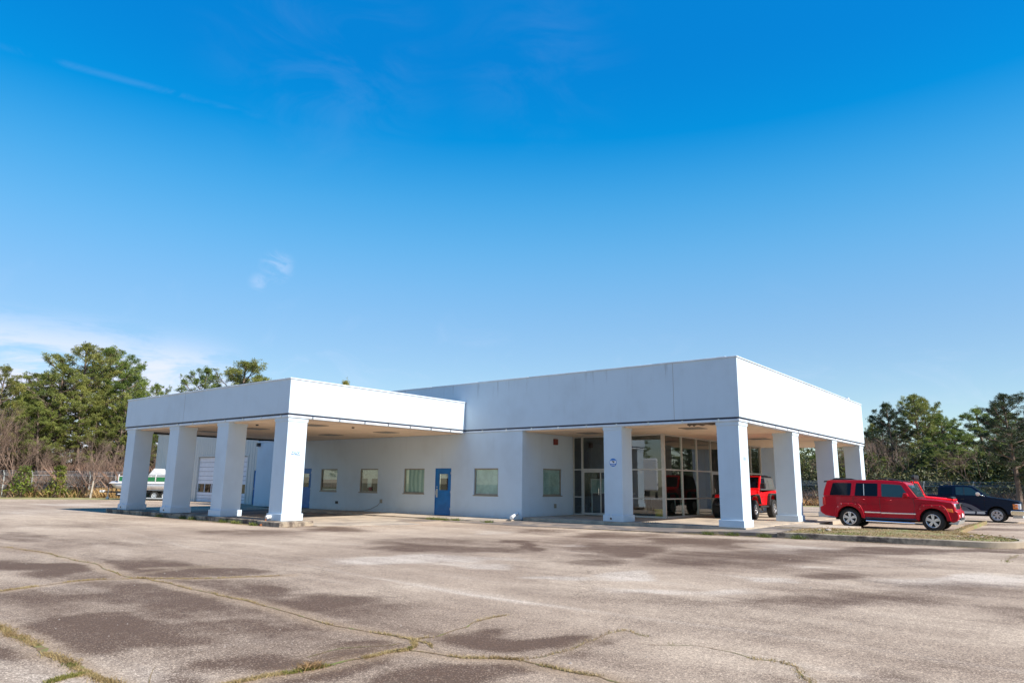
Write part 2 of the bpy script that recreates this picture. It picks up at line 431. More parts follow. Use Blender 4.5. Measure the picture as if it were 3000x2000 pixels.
def wall_open(mb, along, a0, a1, z0, z1, y0, y1, holes, m=0):
    """wall sheet in the plane 'along' ('x' or 'y') from a0..a1, front face y0, back face y1, with real openings"""
    P = (lambda a, y, z: (a, y, z)) if along == 'x' else (lambda a, y, z: (y, a, z))
    xs = sorted({a0, a1, *[h[0] for h in holes], *[h[1] for h in holes]})
    zs = sorted({z0, z1, *[h[2] for h in holes], *[h[3] for h in holes]})
    for i in range(len(xs)-1):
        for j in range(len(zs)-1):
            xm, zm = (xs[i]+xs[i+1])/2, (zs[j]+zs[j+1])/2
            if any(h[0] < xm < h[1] and h[2] < zm < h[3] for h in holes): continue
            for y in (y0, y1):
                mb.add([P(xs[i], y, zs[j]), P(xs[i+1], y, zs[j]), P(xs[i+1], y, zs[j+1]), P(xs[i], y, zs[j+1])], [(0, 1, 2, 3)], m)
    for h in holes:
        for q in (((h[0], h[2]), (h[0], h[3])), ((h[1], h[2]), (h[1], h[3])), ((h[0], h[2]), (h[1], h[2])), ((h[0], h[3]), (h[1], h[3]))):
            (a, za), (b, zb) = q
            mb.add([P(a, y0, za), P(b, y0, zb), P(b, y1, zb), P(a, y1, za)], [(0, 1, 2, 3)], m)
    for a in (a0, a1): mb.add([P(a, y0, z0), P(a, y0, z1), P(a, y1, z1), P(a, y1, z0)], [(0, 1, 2, 3)], m)
    for z in (z0, z1): mb.add([P(a0, y0, z), P(a1, y0, z), P(a1, y1, z), P(a0, y1, z)], [(0, 1, 2, 3)], m)
DARK= [(-4.65,-19.01,0.6,0.6,1.53,-0.49,1),(0.5,-19.1,.75,.55,.5,-.4,1.15),(1.5,-19.9,.8,.7,.45,-.3,1.2),(-.5,-19.6,.5,.4,.6,-.4,.9),(1.4,-19.1,.6,.5,.3,-.3,.8),(1.67,-20.12,0.8,0.72,0.66,-0.29,0.6),(-3.94,-17.41,0.52,0.52,1.1,-0.5,0.8),(-2.01,-17.31,0.77,0.75,0.65,-0.35,0.8),(0.47,-17.53,0.5,0.47,0.49,-0.32,0.9),(1.78,-17.96,0.42,0.39,0.49,-0.35,0.9),(4.22,-20.28,0.62,0.54,0.4,-0.24,0.9),(2.0,-21.33,0.14,0.12,0.33,-0.1,1),(-12.12,-16.91,0.67,0.73,1.74,-0.54,0.7),(1.92,-17.38,0.51,0.47,0.64,-0.52,1),(2.92,-18.06,0.54,0.5,0.35,-0.28,0.6),(5.47,-18.25,0.69,0.61,0.17,-0.22,1.1),(4.45,-19.58,0.34,0.3,0.27,-0.21,1),(5.74,-19.19,0.45,0.39,0.18,-0.19,0.8),(-2.2,-10.95,1.08,1.13,0.69,-0.73,0.65),(0.8,-8.48,0.71,0.74,0.84,-1.43,0.65),(-9.59,-8.64,0.58,0.67,1.38,-1.07,1),(-1.43,-8.89,0.17,0.18,0.87,-1.15,0.9),(-1.37,-3.84,0.89,1.0,0.75,-1.33,0.8),(3.86,-7.87,1.29,1.31,0.74,-1.99,0.7),(1.22,-4.47,1.04,1.12,0.73,-1.64,0.9),(7.37,-12.23,0.87,0.81,0.15,-0.71,0.45),(8.14,-10.3,0.84,0.79,0.08,-0.64,0.38),(8.46,-16.89,0.51,0.45,0.06,-0.32,0.7),(6.16,-9.58,0.76,0.74,0.2,-0.78,0.8),(6.55,-2.91,2.17,2.24,0.16,-1.02,0.9),(8.92,-12.38,0.42,0.38,0.07,-0.88,0.6),(-4.19,-4.22,0.69,0.79,0.8,-1.11,0.7),(-9.94,-11.94,1.28,1.45,1.27,-0.75,0.6),(-19.05,-8.68,1.26,1.67,1.54,-0.79,0.6),(-9.16,-16.38,1.05,1.13,1.39,-0.53,0.5),(1.58,-11.05,0.82,0.82,0.36,-0.56,0.6),(6.54,-13.49,0.9,0.83,0.13,-0.42,0.4),(7.89,-1.25,1.02,1.06,0.1,-1.26,0.8),(6.97,10.05,1.53,1.77,0.09,-1.13,0.8),(7.15,15.63,1.17,1.42,0.07,-1.14,0.7),(-31.24,-8.89,0.82,1.3,1.37,-0.49,0.3)]  # dark ground patches, streaks beside the pickup included
PALE= [(-0.77,-13.41,1.02,1.03,0.65,-0.63,1),(0.86,-13.45,0.55,0.54,0.28,-0.33,0.7),(2.91,-13.39,0.47,0.45,0.23,-0.34,1),(3.26,-12.2,0.36,0.36,0.25,-0.45,0.9),(5.03,-11.72,0.27,0.25,0.14,-0.35,1),(5.08,-13.75,0.57,0.53,0.17,-0.38,0.7),(8.22,-9.08,1.09,1.04,0.12,-1.19,0.8),(3.99,-4.9,0.77,0.8,0.38,-1.23,0.6),(-0.19,-8.31,0.31,0.33,0.27,-0.42,0.8),(-36.19,-6.75,0.77,1.35,2.31,-0.85,0.8),(-27.04,-11.52,1.15,1.66,3.61,-1.18,0.5),(0.17,-19.39,0.19,0.17,0.16,-0.08,0.5),(3.41,-9.22,0.32,0.32,0.15,-0.33,0.3),(-16.8,-3.13,0.54,0.73,0.78,-0.6,0.6),(-4.81,-6.14,0.44,0.5,0.4,-0.47,0.6),(3.02,-20.94,0.44,0.38,0.38,-0.15,0.35),(3.03,-19.83,0.37,0.34,0.2,-0.12,0.35)]
LINES= {'seam': [(-18.95,-12.74),(-6.46,-15.27),(-1.56,-15.53),(2.91,-16.05),(6.15,-15.93),(7.51,-15.83),(9.35,-15.97)],'seam2': [(-26.34,-9.2),(-15.66,-10.44),(-8.63,-10.46),(-5.89,-7.35),(-1.76,-5.89),(2.32,-5.67),(5.87,-6.76),(8.97,-8.3)],'A': [(-9.52,-18.11),(-8.42,-18.04),(-7.38,-17.96),(-5.89,-18.01),(-3.73,-18.24),(-2.22,-18.43),(-1.87,-18.32),(-1.09,-18.33),(-0.28,-18.42),(0.51,-18.45),(1.13,-18.42),(1.88,-18.5),(2.59,-18.6),(3.21,-18.68),(3.75,-18.65),(4.14,-18.61),(4.49,-18.61)],'B': [(-1.97,-20.27),(-2.09,-19.95),(-2.18,-19.66),(-2.33,-19.19),(-2.27,-18.82),(-1.87,-18.32),(-1.34,-17.87),(-0.99,-17.25),(-0.62,-16.54)],'C': [(0.49,-21.07),(1.04,-21.08),(1.57,-21.09),(2.16,-21.13),(2.67,-21.17),(3.2,-21.2),(3.63,-21.21),(3.93,-21.21),(4.36,-21.24)],'D': [(4.56,-20.83),(4.57,-20.56),(4.57,-20.32),(4.65,-20.14),(4.67,-19.93),(4.66,-19.63),(4.71,-19.37),(4.71,-19.08),(4.77,-18.94)],'E': [(4.77,-18.94),(5.0,-18.88),(5.34,-18.83),(5.57,-18.66),(5.78,-18.54),(6.07,-18.57),(6.33,-18.58),(6.61,-18.54),(6.87,-18.61),(7.16,-18.7)],'F': [(4.49,-18.61),(4.54,-18.26),(4.46,-17.76),(4.32,-17.25),(4.34,-16.88)],'G2': [(5.78,-18.54),(5.89,-18.31),(5.91,-18.01),(5.86,-17.59),(5.8,-16.95),(5.85,-16.74),(6.22,-16.89)],'H': [(4.77,-18.94),(4.68,-18.76),(4.49,-18.61)],'I': [(4.49,-18.61),(4.77,-18.64),(4.91,-18.75)],'J': [(6.38,-17.21),(6.75,-16.92),(7.05,-16.95),(7.39,-17.09),(7.59,-17.03),(7.78,-17.11),(7.89,-17.35),(8.05,-17.6)],'K': [(3.49,-21.52),(3.44,-21.41),(3.44,-21.24)],'L': [(-3.19,-17.72),(-2.92,-17.31),(-2.75,-16.62)],'N': [(-2.49,-18.1),(-2.71,-17.53),(-2.75,-17.14),(-2.25,-16.51)],'O': [(5.48,-8.9),(7.15,-6.59),(7.29,-5.34)],'P': [(8.58,-2.43),(8.57,-5.01)],'Q': [(4.3,-19.73),(4.24,-19.3),(4.43,-19.04),(4.51,-18.72)]}
DARK += [(0.58,-19.36,2.0,1.84,3.0,-1.39,0.60),(-5.72,-18.36,1.43,1.44,3.33,-1.13,0.45),(-0.63,-17.47,1.7,1.62,1.81,-1.07,0.3),(5.65,-18.71,1.28,1.12,0.56,-0.67,0.42),(3.85,-20.74,1.04,0.91,0.42,-0.21,0.35),(3.64,-5.65,4.08,4.22,1.75,-5.18,0.38),(7.63,-12.07,1.82,1.69,0.3,-1.65,0.36),(-1.4,-9.57,2.98,3.13,1.84,-2.32,0.3),(8.65,-16.47,0.92,0.81,0.12,-0.82,0.25),(-0.89,-19.6,0.85,0.79,0.81,-0.31,0.9),(1.2,-18.79,0.8,0.75,0.6,-0.34,1.0),(3.16,-18.91,0.49,0.44,0.31,-0.22,0.9),(1.9,-20.4,0.77,0.69,0.48,-0.2,1.1),(2.32,-19.54,0.7,0.64,0.39,-0.21,1.0),(0.81,-20.24,0.51,0.46,0.39,-0.15,0.8),(5.16,-5.33,1.23,1.26,0.33,-1.32,0.8),(-3.95,-10.03,1.24,1.33,0.79,-0.79,0.7),(1.68,-6.34,1.02,1.07,0.45,-0.96,0.8),(-16.24,-14.29,1.56,1.87,1.84,-0.66,0.5)]
def jagged(pts, rg):
    for lv in range(3):
        out = [pts[0]]
        for a, b in zip(pts[:-1], pts[1:]):
            L = math.dist(a, b)
            d = rg.gauss(0, .036*L*(1 if L > .12 else .6))
            out += [((a[0]+b[0])/2-(b[1]-a[1])/max(L, 1e-6)*d, (a[1]+b[1])/2+(b[0]-a[0])/max(L, 1e-6)*d), b]
        pts = out
    return pts
for k in LINES:
    if not k.startswith('seam'): LINES[k] = jagged(LINES[k], random.Random(len(k)+ord(k[0])))
# ------------------------------------------------------------------ setting: ground sheets
AZ0 = -.17                                         # level of the asphalt
def vnoise(x, y, seed, sc):
    rng = np.random.RandomState(seed); T = rng.rand(64, 64)
    x = x*sc+100; y = y*sc+100; xi = np.floor(x).astype(int); yi = np.floor(y).astype(int); fx = x-xi; fy = y-yi
    fx = fx*fx*(3-2*fx); fy = fy*fy*(3-2*fy)
    g = lambda a, b: T[a % 64, b % 64]
    return (g(xi, yi)*(1-fx)+g(xi+1, yi)*fx)*(1-fy)+(g(xi, yi+1)*(1-fx)+g(xi+1, yi+1)*fx)*fy
def gauss_field(X, Y, L):
    wx = X+(vnoise(X, Y, 1, .7)-.5)*1.3+(vnoise(X, Y, 5, 2.1)-.5)*.5; wy = Y+(vnoise(X, Y, 2, .7)-.5)*1.3+(vnoise(X, Y, 6, 2.1)-.5)*.5
    out = np.zeros_like(X)
    for cx, cy, ax, ay, bx, by, s in L:
        det = ax*by-ay*bx
        if abs(det) < 1e-6: continue
        dx, dy = wx-cx, wy-cy
        u = (dx*by-dy*bx)/det; v = (ax*dy-ay*dx)/det
        out = np.maximum(out, s*np.clip(1.3-(u*u+v*v)*.8, 0, 1)) if s > .5 else out+s*np.exp(-(u*u+v*v)*.8)
    return out
def seg_dist(X, Y, pts):
    d = np.full(X.shape, 1e9)
    for (x0, y0), (x1, y1) in zip(pts[:-1], pts[1:]):
        dx, dy = x1-x0, y1-y0
        t = np.clip(((X-x0)*dx+(Y-y0)*dy)/(dx*dx+dy*dy+1e-9), 0, 1)
        d = np.minimum(d, np.hypot(X-x0-t*dx, Y-y0-t*dy))
    return d
def parking_lot():
    xs = np.unique(np.round(np.concatenate([np.arange(-70, -20, 2.5), np.arange(-20, -8, .25), np.arange(-8, 11, .085), np.arange(11, 20, .5), np.arange(20, 61, 5)]), 3))
    ys = np.unique(np.round(np.concatenate([np.arange(-60, -24, 4), np.arange(-24, -14, .085), np.arange(-14, -1, .14), np.arange(-1, 20, 1.), np.arange(20, 38.1, 3)]), 3))
    X, Y = np.meshgrid(xs, ys)
    V = np.stack([X.ravel(), Y.ravel(), np.full(X.size, AZ0)], 1)
    nx, ny = len(xs), len(ys)
    i = (np.arange(ny-1)[:, None]*nx+np.arange(nx-1)[None]).ravel()
    F = np.stack([i, i+1, i+1+nx, i+nx], 1)
    o = raw('parking_lot', V, F, 'asphalt')
    st = gauss_field(X, Y, DARK)
    # dark halo along the kerbs, fading outward
    st = np.maximum(st, .8*np.clip(1-seg_dist(X, Y, [(-25.3, -9.2), (-11.6, -9.5), (-11, -8.6)])/.7, 0, 1))
    st = np.maximum(st, .9*np.clip(1-seg_dist(X, Y, [(-1, -2.0), (3, -1.1), (8, -.9), (9.5, 1)])/.8, 0, 1))
    pl = gauss_field(X, Y, PALE)
    for k, wd, s in (('seam', .09, .42), ('seam2', .06, .35)):
        pl = np.maximum(pl, s*np.exp(-(seg_dist(X, Y, LINES[k])/wd)**2))
    for k in ('L', 'N', 'F', 'G2', 'Q', 'O', 'J'):
        pl = np.maximum(pl, .40*np.exp(-(seg_dist(X, Y, LINES[k])/.12)**2))
    ck = np.zeros_like(X)
    for k in 'ABCDEFHIJKLNQ': ck = np.maximum(ck, np.exp(-(seg_dist(X, Y, LINES[k])/.19)**2)*(.9 if k in 'ABCDE' else .5))
    ck = np.maximum(ck, .6*np.exp(-(seg_dist(X, Y, LINES['G2'])/.13)**2))
    st = np.where(ck > .25, st*(1-ck*.8), st)
    for nme, a in (('stain', st), ('pale', pl), ('crack', ck)):
        at = o.data.attributes.new(nme, 'FLOAT', 'POINT')
        at.data.foreach_set('value', a.ravel().astype(np.float32))
    tag(o, kind='structure')
parking_lot()
tag(MB().box(-420, 420, -420, 420, -.6, -.22).build('ground', 'field'), kind='structure')
# grass verge between the asphalt and the fence (left) and along the back fence
tag(MB().prism([(-72, -26), (-55.5, -10.0), (-49.4, -5.2), (-45.2, -.6), (-43.5, 2.6), (-41.2, 9), (-41, 39), (-75, 39)], -.30, AZ0+.006, 'z').build('left_verge', 'verge_grass'), kind='structure')
tag(MB().box(-41, 60, 35.2, 60, -.30, AZ0+.01).build('back_verge', 'verge_grass'), kind='structure')
# concrete floor under the canopy, level with the asphalt
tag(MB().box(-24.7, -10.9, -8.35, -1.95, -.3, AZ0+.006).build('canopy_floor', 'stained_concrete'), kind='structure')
tag(MB().prism([(-16.6, -8.35), (-11.0, -8.35), (-9.3, -4.9), (-12.0, -3.9), (-12.4, -1.95), (-16.6, -1.95)], -.25, AZ0+.011, 'z').build('canopy_apron', 'concrete'), kind='structure')
# apron in front of the porch: flush on the left, rising to the kerb on the right
def apron():
    e = [(-10.6, -2.6, -.16), (-6.6, -2.75, -.155), (-4.1, -2.3, -.15), (-.9, -1.85, -.13), (.6, -1.35, -.06), (3.0, -1.0, -.045)]
    V = []
    for x, y, z in e: V += [(x, y, -.3), (x, y, z)]
    for x, y, z in e: V += [(x, -.02, z+.02 if x < 0 else -.045)]
    n = len(e); F = []
    for i in range(n-1):
        F += [(2*i, 2*i+2, 2*i+3, 2*i+1), (2*i+1, 2*i+3, 2*n+i+1, 2*n+i)]
    F += [(2*n-2, 2*n-1, 3*n-1)]
    m = MB(); m.add(V, F)
    m.prism([(3.0, -1.0), (3.0, 2.6), (1.06, 3.4), (1.06, -.02), (.9, -.02)], -.3, -.046, 'z')
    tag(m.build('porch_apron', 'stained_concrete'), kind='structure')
apron()
tag(MB().box(-8.4, 1.0, .0, 18.3, -.3, 0).build('porch_slab', 'concrete'), kind='structure')
tag(MB().prism([(1.0, 2.9), (3.0, 2.6), (3.4, 5.2), (1.6, 5.5), (1.6, 18.3), (1.0, 18.3)], -.3, -.03, 'z').build('porch_apron', 'concrete'), kind='structure')
# raised walk along the office wall
tag(MB().prism([(-24.6, -1.95), (-12.9, -1.95), (-9.7, -1.8), (-8.9, -1.3), (-8.52, .04), (-24.6, .04)], -.3, -.10, 'z').build('walkway', 'concrete', bevel=.012), kind='structure')
# kerb the canopy columns stand on
tag(MB().box(-25.45, -11.62, -9.42, -8.33, -.4, 0).build('canopy_kerb', 'kerb_concrete', bevel=.02), kind='structure')
tag(MB().box(-12.75, -11.35, -9.62, -8.25, -.4, -.004).build('column_footing', 'kerb_concrete', bevel=.03), kind='structure')
# planted island with its kerb
def island():
    front = [(2.4, -1.16), (3.2, -1.05), (5.8, -.9), (7.6, -.72), (8.0, -.62), (8.38, -.3), (8.58, .35), (8.55, 1.1), (8.3, 1.75)]
    back = [(7.9, 2.3), (7.2, 3.6), (6.7, 4.6), (6.62, 8), (6.6, 15), (6.3, 15), (6.1, 9.3), (6.2, 5.0), (5.9, 4.4), (4.4, 3.5), (2.7, 2.7), (2.35, 1.5), (2.3, 0)]
    out = front+back
    c = Vector((5.5, 1))
    inn = []
    for i, (x, y) in enumerate(out):
        a, b = Vector(out[i-1]), Vector(out[(i+1) % len(out)])
        t = (b-a).normalized(); nn = Vector((-t.y, t.x))
        inn.append((x+nn.x*.14, y+nn.y*.14))
    m = MB(); n = len(out)
    zt = .0
    V = [(x, y, -.3) for x, y in out]+[(x, y, zt-.02) for x, y in out]+[(x+(u-x)*.2, y+(v-y)*.2, zt) for (x, y), (u, v) in zip(out, inn)]+[(x, y, zt) for x, y in inn]+[(x, y, -.3) for x, y in inn]
    F = [(k*n+i, k*n+(i+1) % n, (k+1)*n+(i+1) % n, (k+1)*n+i) for k in range(4) for i in range(n) if not (9 <= i <= 19)]
    m.add(V, F)
    tag(m.build('island_kerb', 'kerb_concrete', smooth=True), kind='structure')
    tag(MB().prism(inn, -.3, -.03, 'z').build('island_turf', 'island_turf'), kind='structure')
    md = MB(); rg = random.Random(2)
    V = [(5.3, 1.0, .075)]; ring = [(2.9, -.5), (4.2, -.55), (5.8, -.45), (7.2, -.25), (8.0, .3), (7.6, 1.6), (6.6, 3.2), (5.4, 3.4), (4.2, 2.8), (3.1, 2.0), (2.75, .6)]
    n_ = len(ring)
    for t, z in ((.5, .06), (.85, .0), (1., -.045)): V += [(5.3+(x-5.3)*t+rg.uniform(-.05, .05), 1.0+(y-1.0)*t, z+rg.uniform(-.01, .01)) for x, y in ring]
    F = [(0, 1+i, 1+(i+1) % n_) for i in range(n_)]+[(1+k*n_+i, 1+(k+1)*n_+i, 1+(k+1)*n_+(i+1) % n_, 1+k*n_+(i+1) % n_) for k in range(2) for i in range(n_)]
    md.add(V, F)
    tag(md.build('island_mound', 'island_turf', smooth=True), kind='structure')
    return inn
ISL = island()

# ------------------------------------------------------------------ the showroom building
B = empty('showroom_building', (-4, 6, 0), label='long white stucco dealership with flat fascia, column porch and drive-under canopy', cat='building')
def part(mb, name, mats, parent=B, **k):
    o = mb.build(name, mats, parent, **k)
    p = parent
    off = Vector((0, 0, 0))
    while p is not None: off += p.location; p = p.parent
    o.location = -off      # vertices are given in world coordinates
    return o
XM, YE, ZF, ZTC, ZTM, XB, XA, YC, XW0 = .9736, 18.34, 3.73, 4.945, 5.82, -11.7675, -24.705, -9.3156, -28.6
# fascias
def fascia(x0, x1, y0, y1, zt, name, sides):
    m = MB()
    t = .35
    # ring of four walls
    m.box(x0, x1, y0, y0+t, ZF, zt); m.box(x0, x1, y1-t, y1, ZF, zt)
    m.box(x0, x0+t, y0+t, y1-t, ZF, zt); m.box(x1-t, x1, y0+t, y1-t, ZF, zt)
    return part(m, name, 'white_stucco')
fascia(XW0, XM, 0, YE, ZTM, 'fascia', 0)
m = MB()
m.box(XA, XB, YC, YC+.35, ZF, ZTC).box(XA, XA+.35, YC+.35, -.003, ZF, ZTC).box(XB-.35, XB, YC+.35, -.003, ZF, ZTC)
part(m, 'fascia', 'white_stucco')
# copings
def coping(a, b, fixed, along, z, gap=.012):
    # folded metal sheets, each a little out of line with its neighbour
    n = max(1, round((b-a)/3.05)); rg = random.Random(int(a*7+b))
    for i in range(n):
        p, q = a+(b-a)*i/n+gap/2*(i > 0), a+(b-a)*(i+1)/n-gap/2*(i < n-1)
        dz = rg.uniform(-.004, .006); e = rg.uniform(-.003, .004)
        m = MB()
        if along == 'x': m.box(p, q, fixed[0]-e, fixed[1], z+.002, z+.05+dz)
        else: m.box(fixed[0], fixed[1]+e, p, q, z+.002, z+.05+dz)
        part(m, 'coping', 'white_trim', bevel=.008)
coping(XW0-.03, XM-.36, (-.03, .38), 'x', ZTM); coping(-.03, YE+.03, (XM-.35, XM+.03), 'y', ZTM); coping(XW0-.03, XM-.36, (YE-.35, YE+.03), 'x', ZTM)
coping(XA-.03, XB-.36, (YC-.03, YC+.38), 'x', ZTC); coping(YC-.03, -.004, (XB-.35, XB+.03), 'y', ZTC); coping(YC+.39, -.004, (XA-.03, XA+.35), 'y', ZTC)
part(MB().box(XM-.75, XM-.45, .1, .35, ZTM+.052, ZTM+.09), 'roof_bracket', 'white_trim')
part(MB().box(XM-.3, XM-.02, 15.6, 15.9, ZTM+.052, ZTM+.16), 'roof_bracket', 'white_trim')
for x in (-1.45,): part(MB().box(x-.006, x+.006, -.0015, .01, ZF, ZTM), 'panel_joint', 'grey_vent')
for x in (-19.3,): part(MB().box(x-.006, x+.006, YC-.0015, YC+.01, ZF, ZTC), 'panel_joint', 'grey_vent')
# dark recessed band, then the white trim / light channel below it
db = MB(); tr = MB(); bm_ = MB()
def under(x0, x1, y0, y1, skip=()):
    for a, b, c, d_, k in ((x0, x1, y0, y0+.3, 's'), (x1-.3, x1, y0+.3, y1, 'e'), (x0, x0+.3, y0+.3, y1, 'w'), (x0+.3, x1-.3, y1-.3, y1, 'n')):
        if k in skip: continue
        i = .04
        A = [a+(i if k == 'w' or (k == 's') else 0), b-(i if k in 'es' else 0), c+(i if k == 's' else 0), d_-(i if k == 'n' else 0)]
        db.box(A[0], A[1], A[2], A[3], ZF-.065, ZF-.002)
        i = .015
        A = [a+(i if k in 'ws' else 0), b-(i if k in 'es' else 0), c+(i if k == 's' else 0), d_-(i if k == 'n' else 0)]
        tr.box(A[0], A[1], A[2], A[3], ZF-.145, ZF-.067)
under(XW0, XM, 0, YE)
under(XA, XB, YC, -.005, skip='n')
part(db, 'recess_band', 'dark_band')
part(tr, 'trim', 'white_trim', bevel=.006)
# small brackets / clips seen along the trim
def clip(*b): part(MB().box(*b), 'light_clip', 'steel')
for i in range(9): clip(XB+1.0+i*1.37, XB+1.06+i*1.37, .004, .03, ZF-.15, ZF-.05)
for i in range(7): clip(XB-.02, XB+.004, YC+1.0+i*1.22, YC+1.07+i*1.22, ZF-.13, ZF-.06)
for i in range(12): clip(XM-.02, XM+.004, .9+i*1.43, .96+i*1.43, ZF-.13, ZF-.06)
for i in range(10): clip(XA+1.2+i*1.25, XA+1.26+i*1.25, YC-.004, YC+.02, ZF-.13, ZF-.06)
# soffits and roofs
m = MB()
m.box(XW0+.3, XM-.3, .3, YE-.3, 3.55, 3.60)
part(m, 'soffit', 'cream_soffit')
m = MB(); m.box(XA+.3, XB-.3, YC+.3, -.01, 3.55, 3.60)
part(m, 'soffit', 'cream_soffit')
m = MB(); m.box(XW0+.35, XM-.35, .35, YE-.35, 5.3, 5.4)
part(m, 'roof', 'roof_felt')
m = MB(); m.box(XA+.35, XB-.35, YC+.35, -.01, 4.6, 4.7)
part(m, 'roof', 'roof_felt')
m = MB(); m.box(-24.5, -24.44, -8.9, -.1, 3.47, 3.552)
part(m, 'edge_strip', 'black_plastic')
# recessed grey light panels in the soffits
for i, (x, y) in enumerate([(-13.75, -6.78), (-18.0, -2.69), (-14.2, -2.57), (-17.6, -6.95), (-21.4, -7.06), (-21.6, -2.7), (-6.48, 2.2), (-1.56, 1.84), (-1.58, 9.28), (-1.6, 5.6), (-1.6, 13)]):
    fr = part(MB().box(x-.42, x+.42, y-.42, y+.42, 3.53, 3.548), 'light_panel', 'grey_vent')
    part(MB().box(x-.34, x+.34, y-.34, y+.34, 3.525, 3.529), 'lens', 'bronze_frame', parent=fr)
for x, y in ((-13.14, -5.31), (-15.5, -8.2)):
    part(MB().lathe([(0, 3.50), (.05, 3.50), (.06, 3.548), (0, 3.549)], (x, y, 0), 'z', 10), 'smoke_detector', 'black_plastic')
# hanging torn trim near the corner column
m = MB()
for i in range(14):
    a = -1.05+i*.085
    m.panel([(a, .22, 3.58), (a+.085, .22, 3.58), (a+.085, .22, 3.535-random.Random(i).random()*.07), (a, .22, 3.535-random.Random(i-1).random()*.07)], .02)
part(m, 'torn_trim', 'bark')
# columns
def column(x, y, z0=0., side_pipe=False):
    w_ = .80; c = MB()
    g = .018
    c.box(x-w_-g, x-g, y+g, y+w_+g, z0, 3.58)
    o = part(c, 'column', 'white_stucco', bevel=.012)
    part(MB().box(x-.84, x, y, y+.84, 3.45, 3.584), 'capital', 'white_stucco', parent=o, bevel=.006)
    part(MB().box(x-.865, x+.025, y-.025, y+.865, z0+.001, z0+.24), 'plinth', 'white_stucco', parent=o, bevel=.008)
    if side_pipe:
        p = MB(); px = x-.50
        p.tube([(px, y+.02, z0+.12), (px, y-.05, z0+.11)], .055, 12)
        p.tube([(px, y-.03, z0+.18), (px, y-.035, z0+.30)], .012, 6)
        part(p, 'drain_outlet', 'pvc_white', parent=o, smooth=True)
        part(MB().tube([(px, y-.04, z0+.11), (px, y-.053, z0+.108)], .042, 12), 'drain_mouth', 'black_void', parent=o)
    return o
D_ = .05
for x, pp in ((-23.7258, 1), (-19.6721, 1), (-15.7721, 0), (XB-D_, 0)): column(x, YC+D_, 0, pp)
column(XM-D_, D_); column(-3.6888, D_, 0, 1)
for y in (5.958, 12.017, 17.4): column(XM-D_, y)
column(-3.62, 17.4)
# leaking drain elbow with rust at the canopy corner column
m = MB(); m.tube([(-12.42, -9.26, .12), (-12.42, -9.38, .13), (-12.42, -9.46, .10)], .07, 12)
part(m, 'drain_elbow', 'pvc_white', smooth=True)
m = MB(); m.tube([(-12.42, -9.46, .06), (-12.43, -9.49, -.05), (-12.43, -9.66, -.17)], [.025, .03, .05], 7)
part(m, 'rusty_pipe', 'rust', smooth=True)

# office wall with window and door openings (front face y=.05)
WIN = [(-22.27, -20.87), (-19.03, -17.64), (-15.76, -14.34), (-11.22, -9.82)]
ZW0, ZW1 = .85, 2.01
m = MB()
wall_open(m, 'x', XW0, -8.509, -.12, 3.58, .05, .27, [(a, b, ZW0, ZW1) for a, b in WIN]+[(-13.62, -12.61, -.12, 2.02), (-24.14, -23.13, -.12, 2.04)])
part(m, 'wall', 'white_stucco')
m = MB()
wall_open(m, 'y', .273, 3.93, -.1, 3.549, -8.509, -8.73, [(1.57, 3.02, .86, 2.03)])
part(m, 'wall', 'white_stucco')
# rear and far walls, closing the building
m = MB()
m.box(XW0, XW0+.2, .273, 15.5, -.12, 3.55).box(XW0+.2, -3.9, 15.8, 16.0, -.12, 3.55)
part(m, 'wall', 'white_stucco')
def window(along, a0, a1, z0, z1, y, sgn, back, label=None):
    """frame, pane and what hangs right behind it; y = outer wall face, sgn = direction into the wall"""
    P = (lambda mb, p, q, r, s, t, u: mb.box(p, q, min(r, s), max(r, s), t, u)) if along == 'x' else (lambda mb, p, q, r, s, t, u: mb.box(min(r, s), max(r, s), p, q, t, u))
    f = MB(); w_ = .055
    ya, yb = y+sgn*.045, y+sgn*.10
    P(f, a0+.002, a1-.002, ya, yb, z0+.002, z0+w_); P(f, a0+.002, a1-.002, ya, yb, z1-w_, z1-.002)
    P(f, a0+.002, a0+w_, ya, yb, z0+w_, z1-w_); P(f, a1-w_, a1-.002, ya, yb, z0+w_, z1-w_)
    o = part(f, 'window', 'bronze_frame')
    g = MB(); P(g, a0+w_, a1-w_, y+sgn*.085, y+sgn*.09, z0+w_, z1-w_)
    part(g, 'pane', 'window_glass', parent=o)
    s = MB(); P(s, a0-.03, a1+.03, y-sgn*.02, y+sgn*.044, z0-.045, z0+.001)
    part(s, 'sill', 'bronze_frame', parent=o)
    for nm, mt, p, q, t, u in back:
        b = MB(); P(b, a0+(a1-a0)*p, a0+(a1-a0)*q, y+sgn*.105, y+sgn*.12, z0+(z1-z0)*t, z0+(z1-z0)*u)
        part(b, nm, mt, parent=o)
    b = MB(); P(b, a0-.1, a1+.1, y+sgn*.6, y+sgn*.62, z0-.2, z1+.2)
    part(b, 'dark_backing', 'black_void', parent=o)  # black sheet added behind the pane in place of the unlit room's shade
window('x', *WIN[0], ZW0, ZW1, .05, 1, [('plastic_film', 'pale_film', .0, 1, .52, 1.), ('board', 'brown_board', .0, 1, .18, .52), ('plastic_film', 'pale_film', 0, 1, 0, .10)])
window('x', *WIN[1], ZW0, ZW1, .05, 1, [('plastic_film', 'pale_film', .0, 1, .58, 1.), ('plastic_film', 'pale_film', .36, .58, .2, .58)])
window('x', *WIN[2], ZW0, ZW1, .05, 1, [('curtain', 'teal_curtain', 0, 1, 0, 1)])
window('x', *WIN[3], ZW0, ZW1, .05, 1, [('shade', 'teal_shade', 0, 1, 0, 1)])
window('y', 1.57, 3.02, .86, 2.03, -8.509, -1, [('shade', 'teal_shade', 0, 1, 0, 1)])
# red notice in the second window
part(MB().box(-18.35, -18.12, .10, .104, .93, 1.10), 'window_notice', 'alarm_red')
